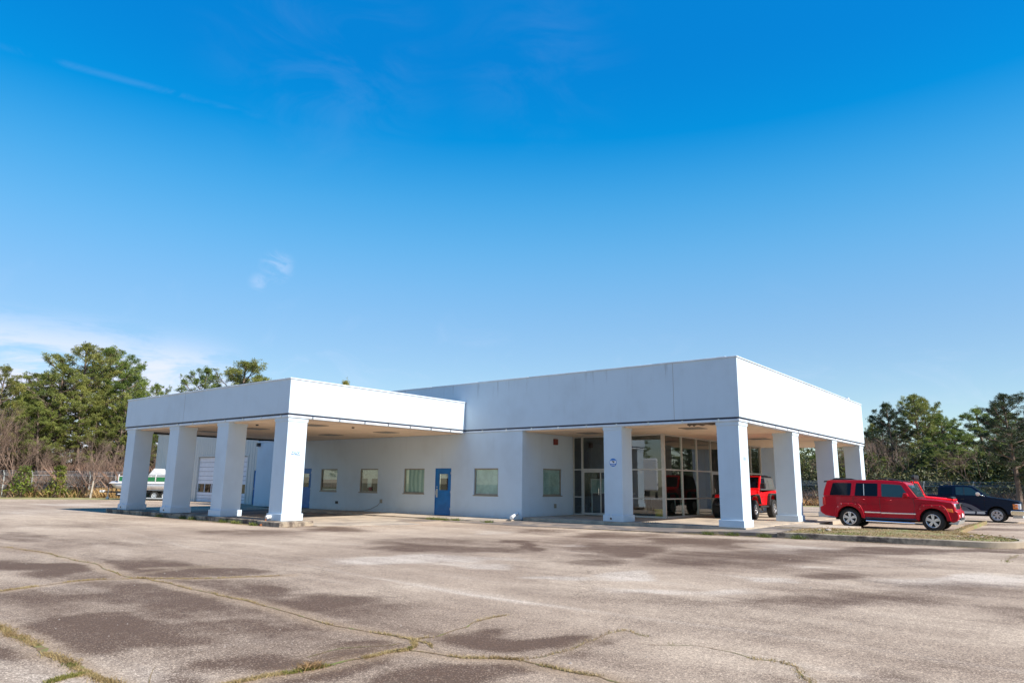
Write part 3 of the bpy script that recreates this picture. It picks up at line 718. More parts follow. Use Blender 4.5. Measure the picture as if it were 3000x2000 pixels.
# blue doors
def door(x0, x1, zb, zt):
    h0, h1, h2, h3 = x0+.24, x1-.20, zb+1.13, zb+1.86
    m = MB(); wall_open(m, 'x', x0+.03, x1-.03, zb+.01, zt-.035, .075, .12, [(h0, h1, h2, h3)])
    o = part(m, 'door', 'blue_paint')
    f = MB(); f.box(x0+.001, x0+.028, .055, .13, zb, zt-.001).box(x1-.028, x1-.001, .055, .13, zb, zt-.001).box(x0+.028, x1-.028, .055, .13, zt-.033, zt-.001)
    f.box(h0-.03, h0, .062, .073, h2-.03, h3+.03).box(h1, h1+.03, .062, .073, h2-.03, h3+.03).box(h0, h1, .062, .073, h2-.03, h2).box(h0, h1, .062, .073, h3, h3+.03)
    part(f, 'frame', 'blue_paint', parent=o)
    part(MB().box(h0, h1, .09, .096, h2, h3), 'pane', 'window_glass', parent=o)
    b = MB(); b.box(h0, h1, .15, .16, h3-.2, h3)
    part(b, 'plastic_film', 'pale_film', parent=o)
    part(MB().box(x0-.1, x1+.1, .5, .52, zb, zt), 'dark_backing', 'black_void', parent=o)  # black sheet standing in for the unlit interior
    hd = MB(); hd.box(x0+.055, x0+.16, .066, .074, zb+.80, zb+1.19)
    hd.tube([(x0+.10, .07, zb+.9), (x0+.07, .02, zb+.92), (x0+.07, .02, zb+1.1), (x0+.10, .07, zb+1.13)], .012, 8)
    part(hd, 'handle', 'steel', parent=o, bevel=.004)
    k = MB(); k.tube([(x0+.12, .075, zb+1.27), (x0+.12, .05, zb+1.27)], .028, 12)
    part(k, 'lock', 'steel', parent=o)
    for z in (.25, 1.0, 1.85): part(MB().tube([(x1-.022, .055, zb+z), (x1-.022, .055, zb+z+.1)], .012, 8), 'hinge', 'steel', parent=o)
door(-13.62, -12.61, -.10, 2.02)
door(-24.14, -23.13, -.09, 2.04)
# glazed showroom walls
def glazing():
    al = MB(); gl = MB()
    y = 3.95; x0, x1 = -8.50, -3.86
    zr = (.05, .80, 2.03, 3.5)
    def vx(x, w_, za=.0, zb=3.548): al.box(x-w_/2, x+w_/2, y-.05, y+.05, za, zb)
    def hx(a, b, z, w_): al.box(a, b, y-.045, y+.045, z-w_/2, z+w_/2)
    vx(-8.47, .05); vx(-7.99, .07); vx(-3.90, .15); vx(-6.0, .07); vx(-5.9, .05)
    for z in zr[1:3]: hx(-8.445, -8.025, z, .05)
    hx(-8.445, -8.025, .03, .06); hx(-8.445, -3.975, 3.515, .06); hx(-7.955, -6.035, 2.03, .09); hx(-5.875, -3.975, 2.03, .06); hx(-5.875, -3.975, .80, .05); hx(-5.875, -3.975, .04, .075)
    gl.box(-8.445, -3.975, y-.006, y+.006, .06, 3.49)
    o = part(al, 'window_wall', 'aluminium', bevel=.004)
    part(gl, 'pane', 'window_glass', parent=o)
    # entrance door in the front glazing
    dm = MB(); dm.box(-7.95, -7.88, y-.06, y-.01, .02, 1.98).box(-6.12, -6.05, y-.06, y-.01, .02, 1.98).box(-7.88, -6.12, y-.06, y-.01, .02, .12).box(-7.88, -6.12, y-.06, y-.01, 1.90, 1.98).box(-7.02, -6.98, y-.06, y-.01, .12, 1.90)
    dd = part(dm, 'glass_door', 'aluminium', bevel=.004)
    hd = MB(); hd.tube([(-7.06, y-.06, .9), (-7.06, y-.12, .92), (-7.06, y-.12, 1.2), (-7.06, y-.06, 1.22)], .013, 8)
    part(hd, 'handle', 'chrome', parent=dd)
    # east side glazing
    al = MB(); gl = MB(); x = -3.86
    ym = [5.64, 7.24, 8.84, 9.95, 11.2, 12.8, 14.2]
    for q in ym: al.box(x-.05, x+.05, q-.028, q+.028, .0, 3.548)
    al.box(x-.05, x+.06, 15.62, 15.76, 0, 3.548)
    cuts = [4.03]+ym+[15.66]
    for a, b in zip(cuts[:-1], cuts[1:]):
        for z, w_ in ((.04, .075), (.80, .05), (2.03, .06), (3.515, .06)):
            if z == .80 and abs(a-8.84) < .01: continue
            al.box(x-.045, x+.045, a+.028 if a > 4.1 else a, b-.028, z-w_/2, z+w_/2)
    gl.box(x-.006, x+.006, 4.03, 15.6, .06, 3.49)
    o = part(al, 'window_wall', 'aluminium', bevel=.004)
    part(gl, 'pane', 'window_glass', parent=o)
    dm = MB(); a, b = 8.87, 9.92
    dm.box(x+.01, x+.055, a, a+.09, .02, 2.0).box(x+.01, x+.055, b-.09, b, .02, 2.0).box(x+.01, x+.055, a+.09, b-.09, .02, .16).box(x+.01, x+.055, a+.09, b-.09, 1.90, 2.0)
    dd = part(dm, 'glass_door', 'aluminium', bevel=.004)
    hd = MB(); hd.tube([(x+.06, a+.14, .9), (x+.12, a+.14, .95), (x+.12, a+.14, 1.2), (x+.06, a+.14, 1.25)], .013, 8)
    part(hd, 'handle', 'chrome', parent=dd)
glazing()
# showroom interior
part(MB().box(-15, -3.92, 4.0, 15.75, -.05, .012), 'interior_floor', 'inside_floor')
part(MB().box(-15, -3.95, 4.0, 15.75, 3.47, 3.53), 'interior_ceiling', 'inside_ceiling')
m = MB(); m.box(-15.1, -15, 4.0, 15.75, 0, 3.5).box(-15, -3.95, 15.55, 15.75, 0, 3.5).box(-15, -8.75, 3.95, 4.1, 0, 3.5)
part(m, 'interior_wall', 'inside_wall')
m = MB()
m.box(-9.9, -9.75, 7.5, 15.5, .0, 3.45).box(-9.75, -6.9, 11.9, 12.05, 0, 2.6)
part(m, 'partition', 'inside_wall')
# wall fittings
def fitting(name, mt, x0, x1, y0, y1, z0, z1, bv=.008): return part(MB().box(x0, x1, y0, y1, z0, z1), name, mt, bevel=bv)
fitting('electrical_outlet', 'bronze_frame', -17.36, -17.22, -.01, .049, .34, .52)
fitting('electrical_outlet', 'black_plastic', -20.86, -20.68, .0, .049, .22, .34)
fitting('electrical_outlet', 'bronze_frame', -8.508, -8.45, 2.39, 2.52, .32, .50)
fitting('fire_alarm', 'alarm_red', -8.508, -8.40, 2.34, 2.58, 3.10, 3.36)
fitting('wall_lamp', 'black_plastic', -28.5, -28.3, -.12, .048, 3.35, 3.55)
m = MB(); m.tube([(-8.72, .0, .03), (-8.62, -.28, -.02), (-8.5, -.62, -.09)], .062, 14); m.tube([(-8.50, -.60, -.085), (-8.47, -.70, -.105)], .075, 14)
m.v = [(x+.0, y, z+.10) for x, y, z in m.v]
part(m, 'drain_pipe', 'pvc_white', smooth=True)
# ------------------------------------------------------------------ things in and on the building
def solo(mb, name, mt, label, cat, group=None, **k):
    return tag(mb.build(name, mt, **k), label, cat, group)
cab = MB(); cab.tube([(-17.29, .0, .40), (-17.4, -.10, .22), (-17.75, -.22, .04), (-18.2, -.3, -.05), (-18.8, -.34, -.085), (-19.6, -.30, -.088)], .014, 6)
solo(cab, 'cable', 'cable', 'thin grey cable drooping from the wall outlet to the canopy walk', 'cable', smooth=True)
# notice sign on the canopy corner column (face x = -11.835)
xf = XB-D_-.018
sg = empty('notice_sign', (xf, -8.85, 2.33), label='small blue sign reading NOTICE on the sunlit canopy corner column', cat='sign')
MB().box(.001, .009, -.19, .19, -.06, .06).build('board', 'sign_blue', sg)
text_mesh('lettering', 'NOTICE', .105, 'white_plate', sg, (.011, 0, 0), (R(90), 0, R(90)), .004)
pn = MB().box(.001, .006, -.19, .19, -.26, -.065).build('lower_panel', 'white_plate', sg)
xf2 = XM-D_-.018
sg = empty('white_sign', (xf2, .47, 2.30), label='small white sign with lines of blue print on the porch corner column', cat='sign')
MB().box(.001, .008, -.17, .17, -.15, .09).build('board', 'white_plate', sg)
m = MB()
for i, z in enumerate((.06, .028, -.005, -.04)): m.box(.0085, .010, -.14, .14-.03*(i % 2), z-.011, z+.006)
m.build('print', 'sign_blue', sg)
sg = empty('faded_sign', (xf2, 6.34, 1.40), label='faded pink sign on the second sunlit column behind the corner', cat='sign')
MB().box(.001, .007, -.16, .16, -.16, .16).build('board', 'sign_pink', sg)
sg = empty('round_sign', (-4.09, D_+.017, 2.21), label='round blue sign with a dark bird on the porch column before the glazing', cat='sign')
MB().lathe([(0, -.001), (.155, -.001), (.155, -.010), (0, -.010)], n=32).build('disc', 'sign_blue', sg)
m = MB(); m.prism([(-.135, -.04), (.135, -.04), (.14, .04), (.10, .075), (-.10, .075), (-.14, .04)], -.0125, -.0102)
m.build('white_band', 'white_plate', sg)
m = MB(); m.prism([(-.10, .055), (-.05, .045), (-.01, .065), (.03, .05), (.10, .035), (.045, .012), (.03, -.025), (.005, -.002), (-.02, .02)], -.0145, -.0127)
m.build('bird', 'sign_black', sg)
m = MB()
for z in (-.075, -.10): m.box(-.09, .09, -.0115, -.0102, z-.007, z+.005)
m.build('print', 'white_plate', sg)
# things inside the showroom
ds = empty('reception_desk', (-7.4, 6.3, .012), label='maroon panelled desk just inside the glass entrance door', cat='desk')
MB().box(-.9, .6, -.3, .3, 0, .92).build('body', 'maroon', ds, bevel=.01)
MB().box(-.95, .65, -.36, .36, .921, .96).build('top', 'bronze_frame', ds, bevel=.008)
wb = empty('framed_board', (-7.9, 5.4, .012), label='white framed board standing behind the glass entrance door', cat='board')
m = MB(); m.box(-.55, -.50, -.02, .02, .95, 1.62).box(.50, .55, -.02, .02, .95, 1.62).box(-.5, .5, -.02, .02, 1.57, 1.62).box(-.5, .5, -.02, .02, .95, 1.0)
m.build('frame', 'white_plate', wb)
MB().box(-.5, .5, -.005, .005, 1.0, 1.57).build('panel', 'teal_shade', wb)
for sx_ in (-.5, .5):
    MB().box(sx_-.02, sx_+.02, -.02, .02, 0, .948).box(sx_-.02, sx_+.02, -.25, -.02, 0, .03).build('leg', 'white_plate', wb)
oc = empty('office_chair', (-6.75, 5.2, .012), label='dark office chair with a tan back behind the glass entrance door', cat='chair')
MB().box(-.24, .24, -.24, .24, .44, .52).build('seat', 'black_plastic', oc, bevel=.03)
MB().box(-.22, .22, .22, .28, .62, 1.05).build('backrest', 'bronze_frame', oc, bevel=.03)
m = MB(); m.tube([(0, 0, .08), (0, 0, .44)], .03); m.tube([(0, .15, .45), (0, .28, .66)], .02)
for a in range(5): m.tube([(0, 0, .1), (.28*math.cos(a*1.257), .28*math.sin(a*1.257), .05)], .018, 6)
m.build('base', 'steel', oc)
m = MB(); m.lathe([(0, .0), (.16, .0), (.20, .34), (.19, .34), (.15, .02), (0, .02)], (0, 0, 0), 'z', 20)
bk = empty('bucket', (-4.45, 4.5, .013), label='yellow plastic bucket on the showroom floor in the glass corner', cat='bucket')
m.build('body', 'yellow_plastic', bk, smooth=True)
m = MB(); m.tube([(.2*math.cos(t*math.pi/10), -.04-.03*math.sin(t*math.pi/10), .33-.16*math.sin(t*math.pi/10)) for t in range(11)], .006, 5)
m.build('handle', 'steel', bk)
dt = empty('folding_table', (-6.6, 9.2, .012), label='pale folding table deep inside the glass showroom', cat='table')
MB().box(-.9, .9, -.38, .38, .71, .745).build('table_top', 'white_plate', dt, bevel=.006)
for sx_ in (-.8, .8):
    for sy_ in (-.3, .3): MB().box(sx_-.018, sx_+.018, sy_-.018, sy_+.018, 0, .708).build('leg', 'steel', dt)

# ------------------------------------------------------------------ metal workshop building behind the canopy
MW = empty('metal_workshop', (-35, 2.2, AZ0), label='pale ribbed metal workshop with a wide roller door behind the canopy', cat='building')
def wl(mb, name, mt, parent=MW, **k):
    return part(mb, name, mt, parent, **k)
y0 = 2.2
m = MB()
holes = [(-39.65, -33.0, -.17, 2.93), (-32.28, -31.26, -.17, 2.04)]
wall_open(m, 'x', -46, XW0-.02, -.25, 4.7, y0, y0+.2, holes)
m.box(-46, -45.8, y0+.2, 14, -.25, 4.7)
m.box(-46.1, -28.5, y0-.06, 14, 4.7, 4.95)
x = -45.9
while x < -28.7:
    zb = 2.96 if -39.7 < x < -32.95 else 2.08 if -32.36 < x < -31.18 else -.2
    m.prism([(x, y0-.002), (x+.03, y0-.028), (x+.07, y0-.028), (x+.10, y0-.002)], zb, 4.698, 'z')
    x += .30
wl(m, 'wall', 'metal_siding')
m = MB(); m.box(-39.66, -39.50, y0-.035, y0+.25, -.17, 2.93).box(-33.12, -32.99, y0-.035, y0+.25, -.17, 2.93).box(-39.72, -32.93, y0-.04, y0+.25, 2.93, 3.02)
wl(m, 'door_frame', 'metal_siding')
rd = MB(); gl = MB()
rows = [(-.16, .06), (.065, .28), (.285, .50), (1.07, 1.34), (1.345, 1.62), (1.625, 1.93), (1.935, 2.24), (2.245, 2.56), (2.565, 2.92)]
for a, b in rows: rd.box(-39.5, -33.12, y0+.10, y0+.15, a, b-.012)
for i in range(7):
    xa = -39.5+i*.912
    rd.box(xa-.0, xa+.06, y0+.10, y0+.15, .503, 1.062) if i else rd.box(-39.5, -39.44, y0+.10, y0+.15, .503, 1.062)
o = wl(rd, 'roller_door', 'roller_white', bevel=.006)
wl(MB().box(-39.44, -33.13, y0+.12, y0+.126, .503, 1.062), 'pane', 'window_glass', parent=o)
wl(MB().box(-39.8, -32.9, y0+1.2, y0+1.25, -.1, 3), 'dark_backing', 'black_void')  # black sheet whose colour stands for the workshop's inner darkness
m = MB(); m.box(-32.22, -31.32, y0+.03, y0+.08, -.16, 1.99)
o = wl(m, 'door', 'blue_paint')
m = MB(); m.box(-32.279, -32.223, y0-.03, y0+.09, -.17, 2.04).box(-31.317, -31.261, y0-.03, y0+.09, -.17, 2.04).box(-32.223, -31.317, y0-.03, y0+.09, 1.992, 2.04)
wl(m, 'frame', 'metal_siding', parent=o)
m = MB(); m.box(-31.85, -31.6, y0+.02, y0+.028, 1.0, 1.13).box(-31.72, -31.56, y0+.018, y0+.028, .42, .85)
wl(m, 'label_plate', 'dark_band', parent=o)
m = MB(); m.tube([(-32.14, y0+.03, .82), (-32.14, y0-.03, .82)], .03, 10)
wl(m, 'handle', 'steel', parent=o)

# ------------------------------------------------------------------ vehicles
def arc(cx, cz, r, a0, a1, n=14): return [(cx+r*math.cos(R(a0+(a1-a0)*i/n)), cz+r*math.sin(R(a0+(a1-a0)*i/n))) for i in range(n+1)]
def wheel(parent, x, y, r, w_, side, rim_r, rim='rim_silver', spokes=5, turn=0., wide=.09, letters=False):
    t = MB()
    q = r-rim_r
    t.lathe([(rim_r-.01, -w_/2+.02), (rim_r+.02, -w_/2+.004), (rim_r+q*.5, -w_/2-.006), (r-.035, -w_/2+.006), (r-.008, -w_/2+.03), (r, -w_/2+.06), (r, -w_*.17), (r-.012, -w_*.165), (r-.012, -w_*.13), (r, -w_*.125), (r, w_*.125), (r-.012, w_*.13), (r-.012, w_*.165), (r, w_*.17),
             (r, w_/2-.06), (r-.008, w_/2-.03), (r-.035, w_/2-.006), (rim_r+q*.5, w_/2+.006), (rim_r+.02, w_/2-.004), (rim_r-.01, w_/2-.02)], n=36)
    for k in range(48):          # tread blocks on the shoulders
        a = 2*math.pi*k/48
        for sy_ in (-1, 1):
            c = Vector((math.cos(a)*(r-.002), sy_*w_*.36, math.sin(a)*(r-.002)))
            e = Vector((-math.sin(a), 0, math.cos(a)))*r*.040
            nrm = Vector((math.cos(a), 0, math.sin(a)))*.010; yv = Vector((0, w_*.10, 0))
            t.panel([c-e-yv, c+e-yv, c+e+yv, c-e+yv], .010 if False else .010)
    o = t.build('wheel', 'tyre', parent, smooth=True)
    o.location = (x, y, r)
    o.rotation_euler = (0, 0, turn)
    s = side                      # outer face direction along y
    g = MB()
    f = s*(w_/2-.012)
    g.lathe([(rim_r, f), (rim_r-.012, f+s*.006), (rim_r-.028, f-s*.004), (rim_r-.034, f-s*.05), (rim_r-.045, f-s*.15)], n=36)
    g.lathe([(0, f-s*.02), (.045, f-s*.02), (.06, f-s*.035), (.065, f-s*.06)], n=16)
    for k in range(spokes):
        a = math.pi/2+2*math.pi*k/spokes
        for da in ((-wide, wide) if spokes == 5 else (0,)):
            u = Vector((math.cos(a), 0, math.sin(a))); v = Vector((-u.z, 0, u.x))
            p0 = u*.045+v*da*.18; p1 = u*(rim_r-.02)+v*da*rim_r*1.5
            hw0, hw1 = (.020, .026) if spokes == 5 else (.03, .04)
            yo = Vector((0, f-s*.026, 0)); yi = Vector((0, f-s*.012, 0))
            g.prism([((p0-v*hw0).x, (p0-v*hw0).z), ((p0+v*hw0).x, (p0+v*hw0).z), ((p1+v*hw1).x, (p1+v*hw1).z), ((p1-v*hw1).x, (p1-v*hw1).z)], f-s*.05, f-s*.014)
    for k in range(5):
        a = 2*math.pi*(k+.5)/5
        g.lathe([(0, f-s*.018), (.011, f-s*.018), (.011, f-s*.04)], (.05*math.cos(a)*1.0, 0, .05*math.sin(a)), n=6)
    rr = g.build('rim', rim, o, bevel=.003)
    if letters:
        l = MB(); l.lathe([(rim_r+.02, w_/2*s+s*.004), (rim_r+.035, w_/2*s+s*.005)], n=36)
        l.build('white_wall', 'white_plate', o)
    d = MB(); d.lathe([(0, f-s*.11), (rim_r-.04, f-s*.11)], n=24)
    d.build('brake_disc', 'black_plastic', o)
    return o
def mirror(parent, x, y, z, s, mt, glass='car_glass'):
    m = MB(); m.prism([(x-.07, z), (x-.02, z+.17), (x+.11, z+.15), (x+.14, z+.03)], min(y, y+s*.20), max(y, y+s*.20))
    m.box(x+.0, x+.09, min(y-s*.08, y+s*.02), max(y-s*.08, y+s*.02), z-.02, z+.04)
    return m.build('mirror', mt, parent, bevel=.02)
def rotpoly(cx, cz, r, n=12): return arc(cx, cz, r, 0, 360-360/n, n-1)

# big dark red four-door wagon ------------------------------------------------
def wagon(loc):
    c = empty('red_suv', loc, 0, 'dark red four-door station SUV with roof rails parked behind the kerbed island', 'SUV')
    W_ = .93
    ar = lambda cx: arc(cx, .40, .445, 176, 4, 16)
    body = [(.02, .56), (.16, .46), (.60, .40)]+ar(1.06)+[(1.52, .40), (3.45, .36)]+ar(3.91)+[(4.38, .42), (4.52, .34), (4.66, .40), (4.72, .52), (4.70, .72), (4.63, .76), (4.60, .98), (4.54, 1.05), (4.1, 1.115), (3.45, 1.165), (3.34, 1.20), (.14, 1.21), (.10, .84), (.02, .80)]
    # plan taper at the nose and tail
    def yf(x, z):
        t = W_
        if x > 4.45: t -= (x-4.45)*.32
        if x < .12: t -= .05
        if z > 1.1: t -= .025
        return t
    c_b = MB().sym(body, yf).build('body', 'red_dark', c, bevel=.022, seg=2)
    # greenhouse
    gh = [(.12, 1.215), (.16, 1.45), (.27, 1.79), (.36, 1.825), (2.25, 1.835), (2.80, 1.80), (3.02, 1.76), (3.10, 1.71), (3.46, 1.19)]
    gy = lambda x, z: .905-(z-1.2)*.21
    MB().sym(gh, gy).build('cabin', 'red_dark', c, bevel=.022, seg=2)
    def gl(poly, nm='side_window'):
        for s in (-1, 1):
            q = [(x, s*(gy(x, z)+.002), z) for x, z in poly]
            if s > 0: q = q[::-1]
            q = q[::-1]
            MB().panel([Vector(p) for p in q], -.004 if False else .006).build(nm, 'car_glass' if nm != 'front_window' else 'car_glass_blue', c, bevel=.0)
    def rounded(p, r=.05):
        out = []
        n = len(p)
        for i in range(n):
            a, b, d = Vector(p[i-1]), Vector(p[i]), Vector(p[(i+1) % n])
            u = (a-b).normalized()*r; v = (d-b).normalized()*r
            out += [tuple(b+u), tuple(b+(u+v)*.3), tuple(b+v)]
        return out
    gl(rounded([(.37, 1.24), (1.14, 1.235), (1.20, 1.725), (.50, 1.725)], .035))
    gl(rounded([(1.29, 1.23), (2.11, 1.22), (2.13, 1.715), (1.36, 1.725)], .035), 'rear_door_window')
    gl(rounded([(2.25, 1.215), (3.20, 1.20), (2.93, 1.665), (2.25, 1.705)], .035), 'front_window')
    # grey divider bar in the rear door window
    for s in (-1, 1):
        MB().panel([(x, s*(gy(x, z)+.010), z) for x, z in ((1.62, 1.25), (1.645, 1.25), (1.645, 1.69), (1.62, 1.69))], s*-.004).build('window_bar', 'galvanised', c)
    # windscreen on the sloping front face
    def ws(x0, z0, x1, z1, inset, th=.006):
        y0_, y1_ = gy(x0, z0)-inset, gy(x1, z1)-inset
        return [(x0, -y0_, z0), (x0, y0_, z0), (x1, y1_, z1), (x1, -y1_, z1)]
    MB().panel(ws(3.452, 1.225, 3.150, 1.66, .07), .008).build('windscreen', 'car_glass_blue', c)
    MB().panel([(.155, .80, 1.32), (.155, -.80, 1.32), (.275, -.72, 1.70), (.275, .72, 1.70)], .004).build('rear_window', 'car_glass', c)
    # bonnet ridges
    m = MB()
    for y in (-.52, .52): m.panel([(3.55, y-.05, 1.172), (4.48, y-.05, 1.070), (4.48, y+.05, 1.070), (3.55, y+.05, 1.172)], .012)
    m.build('bonnet_ridge', 'red_dark', c, bevel=.006)
    MB().panel([(3.39, -.78, 1.195), (3.50, -.78, 1.172), (3.50, .78, 1.172), (3.39, .78, 1.195)], .008).build('cowl', 'black_plastic', c)
    # flares
    for cx in (1.06, 3.91):
        outer = [(cx-.55, .40), (cx-.50, .70), (cx-.42, .87), (cx-.33, .955), (cx+.33, .955), (cx+.42, .87), (cx+.51, .68), (cx+.57, .40)]
        inner = arc(cx, .40, .44, 4, 176, 14)
        inner = [(cx+.44, .40)]+inner[1:-1]+[(cx-.44, .40)]
        for s in (-1, 1):
            m = MB(); m.prism(outer+inner, s*.90 if s > 0 else -.975, .975 if s > 0 else -.90)
            f = m.build('wheel_flare', 'red_dark', c, bevel=.018, seg=3)
            b = MB()
            for q in ((cx-.26, .915), (cx, .925), (cx+.26, .915), (cx+.39, .80), (cx-.39, .80)): b.lathe([(0, s*.978), (.009, s*.978), (.009, s*.97)], (q[0], 0, q[1]), n=8)
            b.build('rivet', 'chrome', f)
    # inner arches, underbody
    MB().box(.5, 4.4, -.72, .72, .30, .78).build('underbody', 'black_void', c)
    for s in (-1, 1):
        y = s*.935
        MB().box(1.62, 2.18, min(y, y+s*.02), max(y, y+s*.02), .60, .645).build('side_moulding', 'chrome', c, bevel=.006)
        MB().box(2.20, 3.36, min(y, y+s*.02), max(y, y+s*.02), .585, .63).build('side_moulding', 'chrome', c, bevel=.006)
        MB().box(1.56, 3.42, min(s*.86, s*.945), max(s*.86, s*.945), .37, .435).build('sill', 'dark_band', c, bevel=.01)
        m = MB(); m.tube([(1.66, s*1.0, .30), (3.32, s*1.0, .27)], .035, 10); m.box(1.8, 1.86, min(s*.8, s*1.0), max(s*.8, s*1.0), .30, .33).box(3.1, 3.16, min(s*.8, s*1.0), max(s*.8, s*1.0), .28, .31)
        m.build('side_step', 'chrome', c, smooth=True)
        for hx, hz in ((1.42, 1.10), (2.36, 1.085)):
            m = MB(); m.tube([(hx, s*.93, hz), (hx+.03, s*.965, hz+.005), (hx+.19, s*.965, hz+.005), (hx+.22, s*.93, hz)], .014, 8)
            m.build('door_handle', 'red_dark', c, smooth=True)
        # door shut lines
        m = MB()
        for a, b in (((1.26, 1.22), (1.22, .98)), ((2.17, 1.22), (2.18, .42)), ((3.30, 1.20), (3.34, .95)), ((3.34, .95), (3.30, .42)), ((1.5, .80), (1.62, .44)), ((1.62, .44), (3.30, .42))):
            dx, dz = b[0]-a[0], b[1]-a[1]; L = math.hypot(dx, dz); nx_, nz_ = -dz/L*.004, dx/L*.004
            m.prism([(a[0]-nx_, a[1]-nz_), (a[0]+nx_, a[1]+nz_), (b[0]+nx_, b[1]+nz_), (b[0]-nx_, b[1]-nz_)], min(s*.925, s*.9325), max(s*.925, s*.9325))
        m.build('shut_line', 'black_plastic', c)
        MB().prism([(.085, .86), (.20, .86), (.19, 1.16), (.105, 1.16)], min(s*.80, s*.938), max(s*.80, s*.938)).build('tail_light', 'tail_red', c, bevel=.01)
        # front lamps
        MB().box(4.50, 4.612, min(s*.60, s*.80), max(s*.60, s*.80), .80, 1.0).build('headlight', 'lamp_glass', c, bevel=.015)
        MB().prism([(4.28, .845), (4.54, .82), (4.56, .70), (4.40, .725), (4.30, .78)], min(s*.84, s*.925), max(s*.84, s*.925)).build('indicator', 'amber', c, bevel=.008)
        MB().lathe([(0, 4.725), (.05, 4.725), (.06, 4.70)], (0, s*.62, .56), 'x', 14).build('fog_lamp', 'lamp_glass', c)
        m = MB(); m.prism([(.45, 1.80), (.50, 1.86), (.62, 1.905), (.85, 1.90), (1.10, 1.835), (1.10, 1.80)], min(s*.70, s*.735), max(s*.70, s*.735))
        m.tube([(.40, s*.72, 1.83), (2.9, s*.72, 1.825), (3.0, s*.715, 1.78)], .018, 8)
        m.tube([(2.05, s*.72, 1.83), (2.18, s*.72, 1.905), (2.45, s*.72, 1.895), (2.75, s*.72, 1.83)], .018, 8)
        m.tube([(.45, s*.72, 1.83), (.60, s*.72, 1.905), (.86, s*.72, 1.895), (1.1, s*.72, 1.83)], .018, 8)
        m.build('roof_rail', 'black_plastic', c, smooth=True)
        mirror(c, 3.05, s*.90, 1.20, s, 'red_dark')
    MB().prism([(.12, 1.74), (.14, 1.80), (.42, 1.835), (.42, 1.80)], -.68, .68).build('spoiler', 'black_plastic', c, bevel=.01)
    MB().prism([(.0, .56), (-.03, .60), (-.03, .78), (.06, .80), (.06, .50)], -.86, .86).build('rear_bumper', 'red_dark', c, bevel=.02)
    # grille
    g = MB(); g.box(4.56, 4.625, -.56, .56, .79, 1.01)
    g.build('grille', 'chrome', c, bevel=.01)
    for k in range(7):
        y = -.45+k*.15
        MB().box(4.622, 4.630, y-.045, y+.045, .82, .985).build('grille_slot', 'black_void', c)
    MB().box(4.70, 4.735, -.55, .55, .40, .50).build('air_intake', 'black_plastic', c, bevel=.01)
    MB().prism([(4.36, .30), (4.64, .26), (4.74, .42), (4.60, .44)], -.8, .8).build('chin_spoiler', 'galvanised', c, bevel=.01)
    MB().box(4.735, 4.745, -.16, .16, .52, .66).build('number_plate', 'white_plate', c)
    m = MB(); m.tube([(3.30, -.80, 1.17), (3.24, -.80, 1.32), (3.1, -.8, 1.75)][:2], .006, 5)
    m.build('aerial', 'steel', c)
    for x in (1.06, 3.91):
        for s in (-1, 1): wheel(c, x, s*.80, .375, .25, s, .245, turn=R(-9) if x > 3 else 0)
    return c
wagon((1.66, 7.45, AZ0))

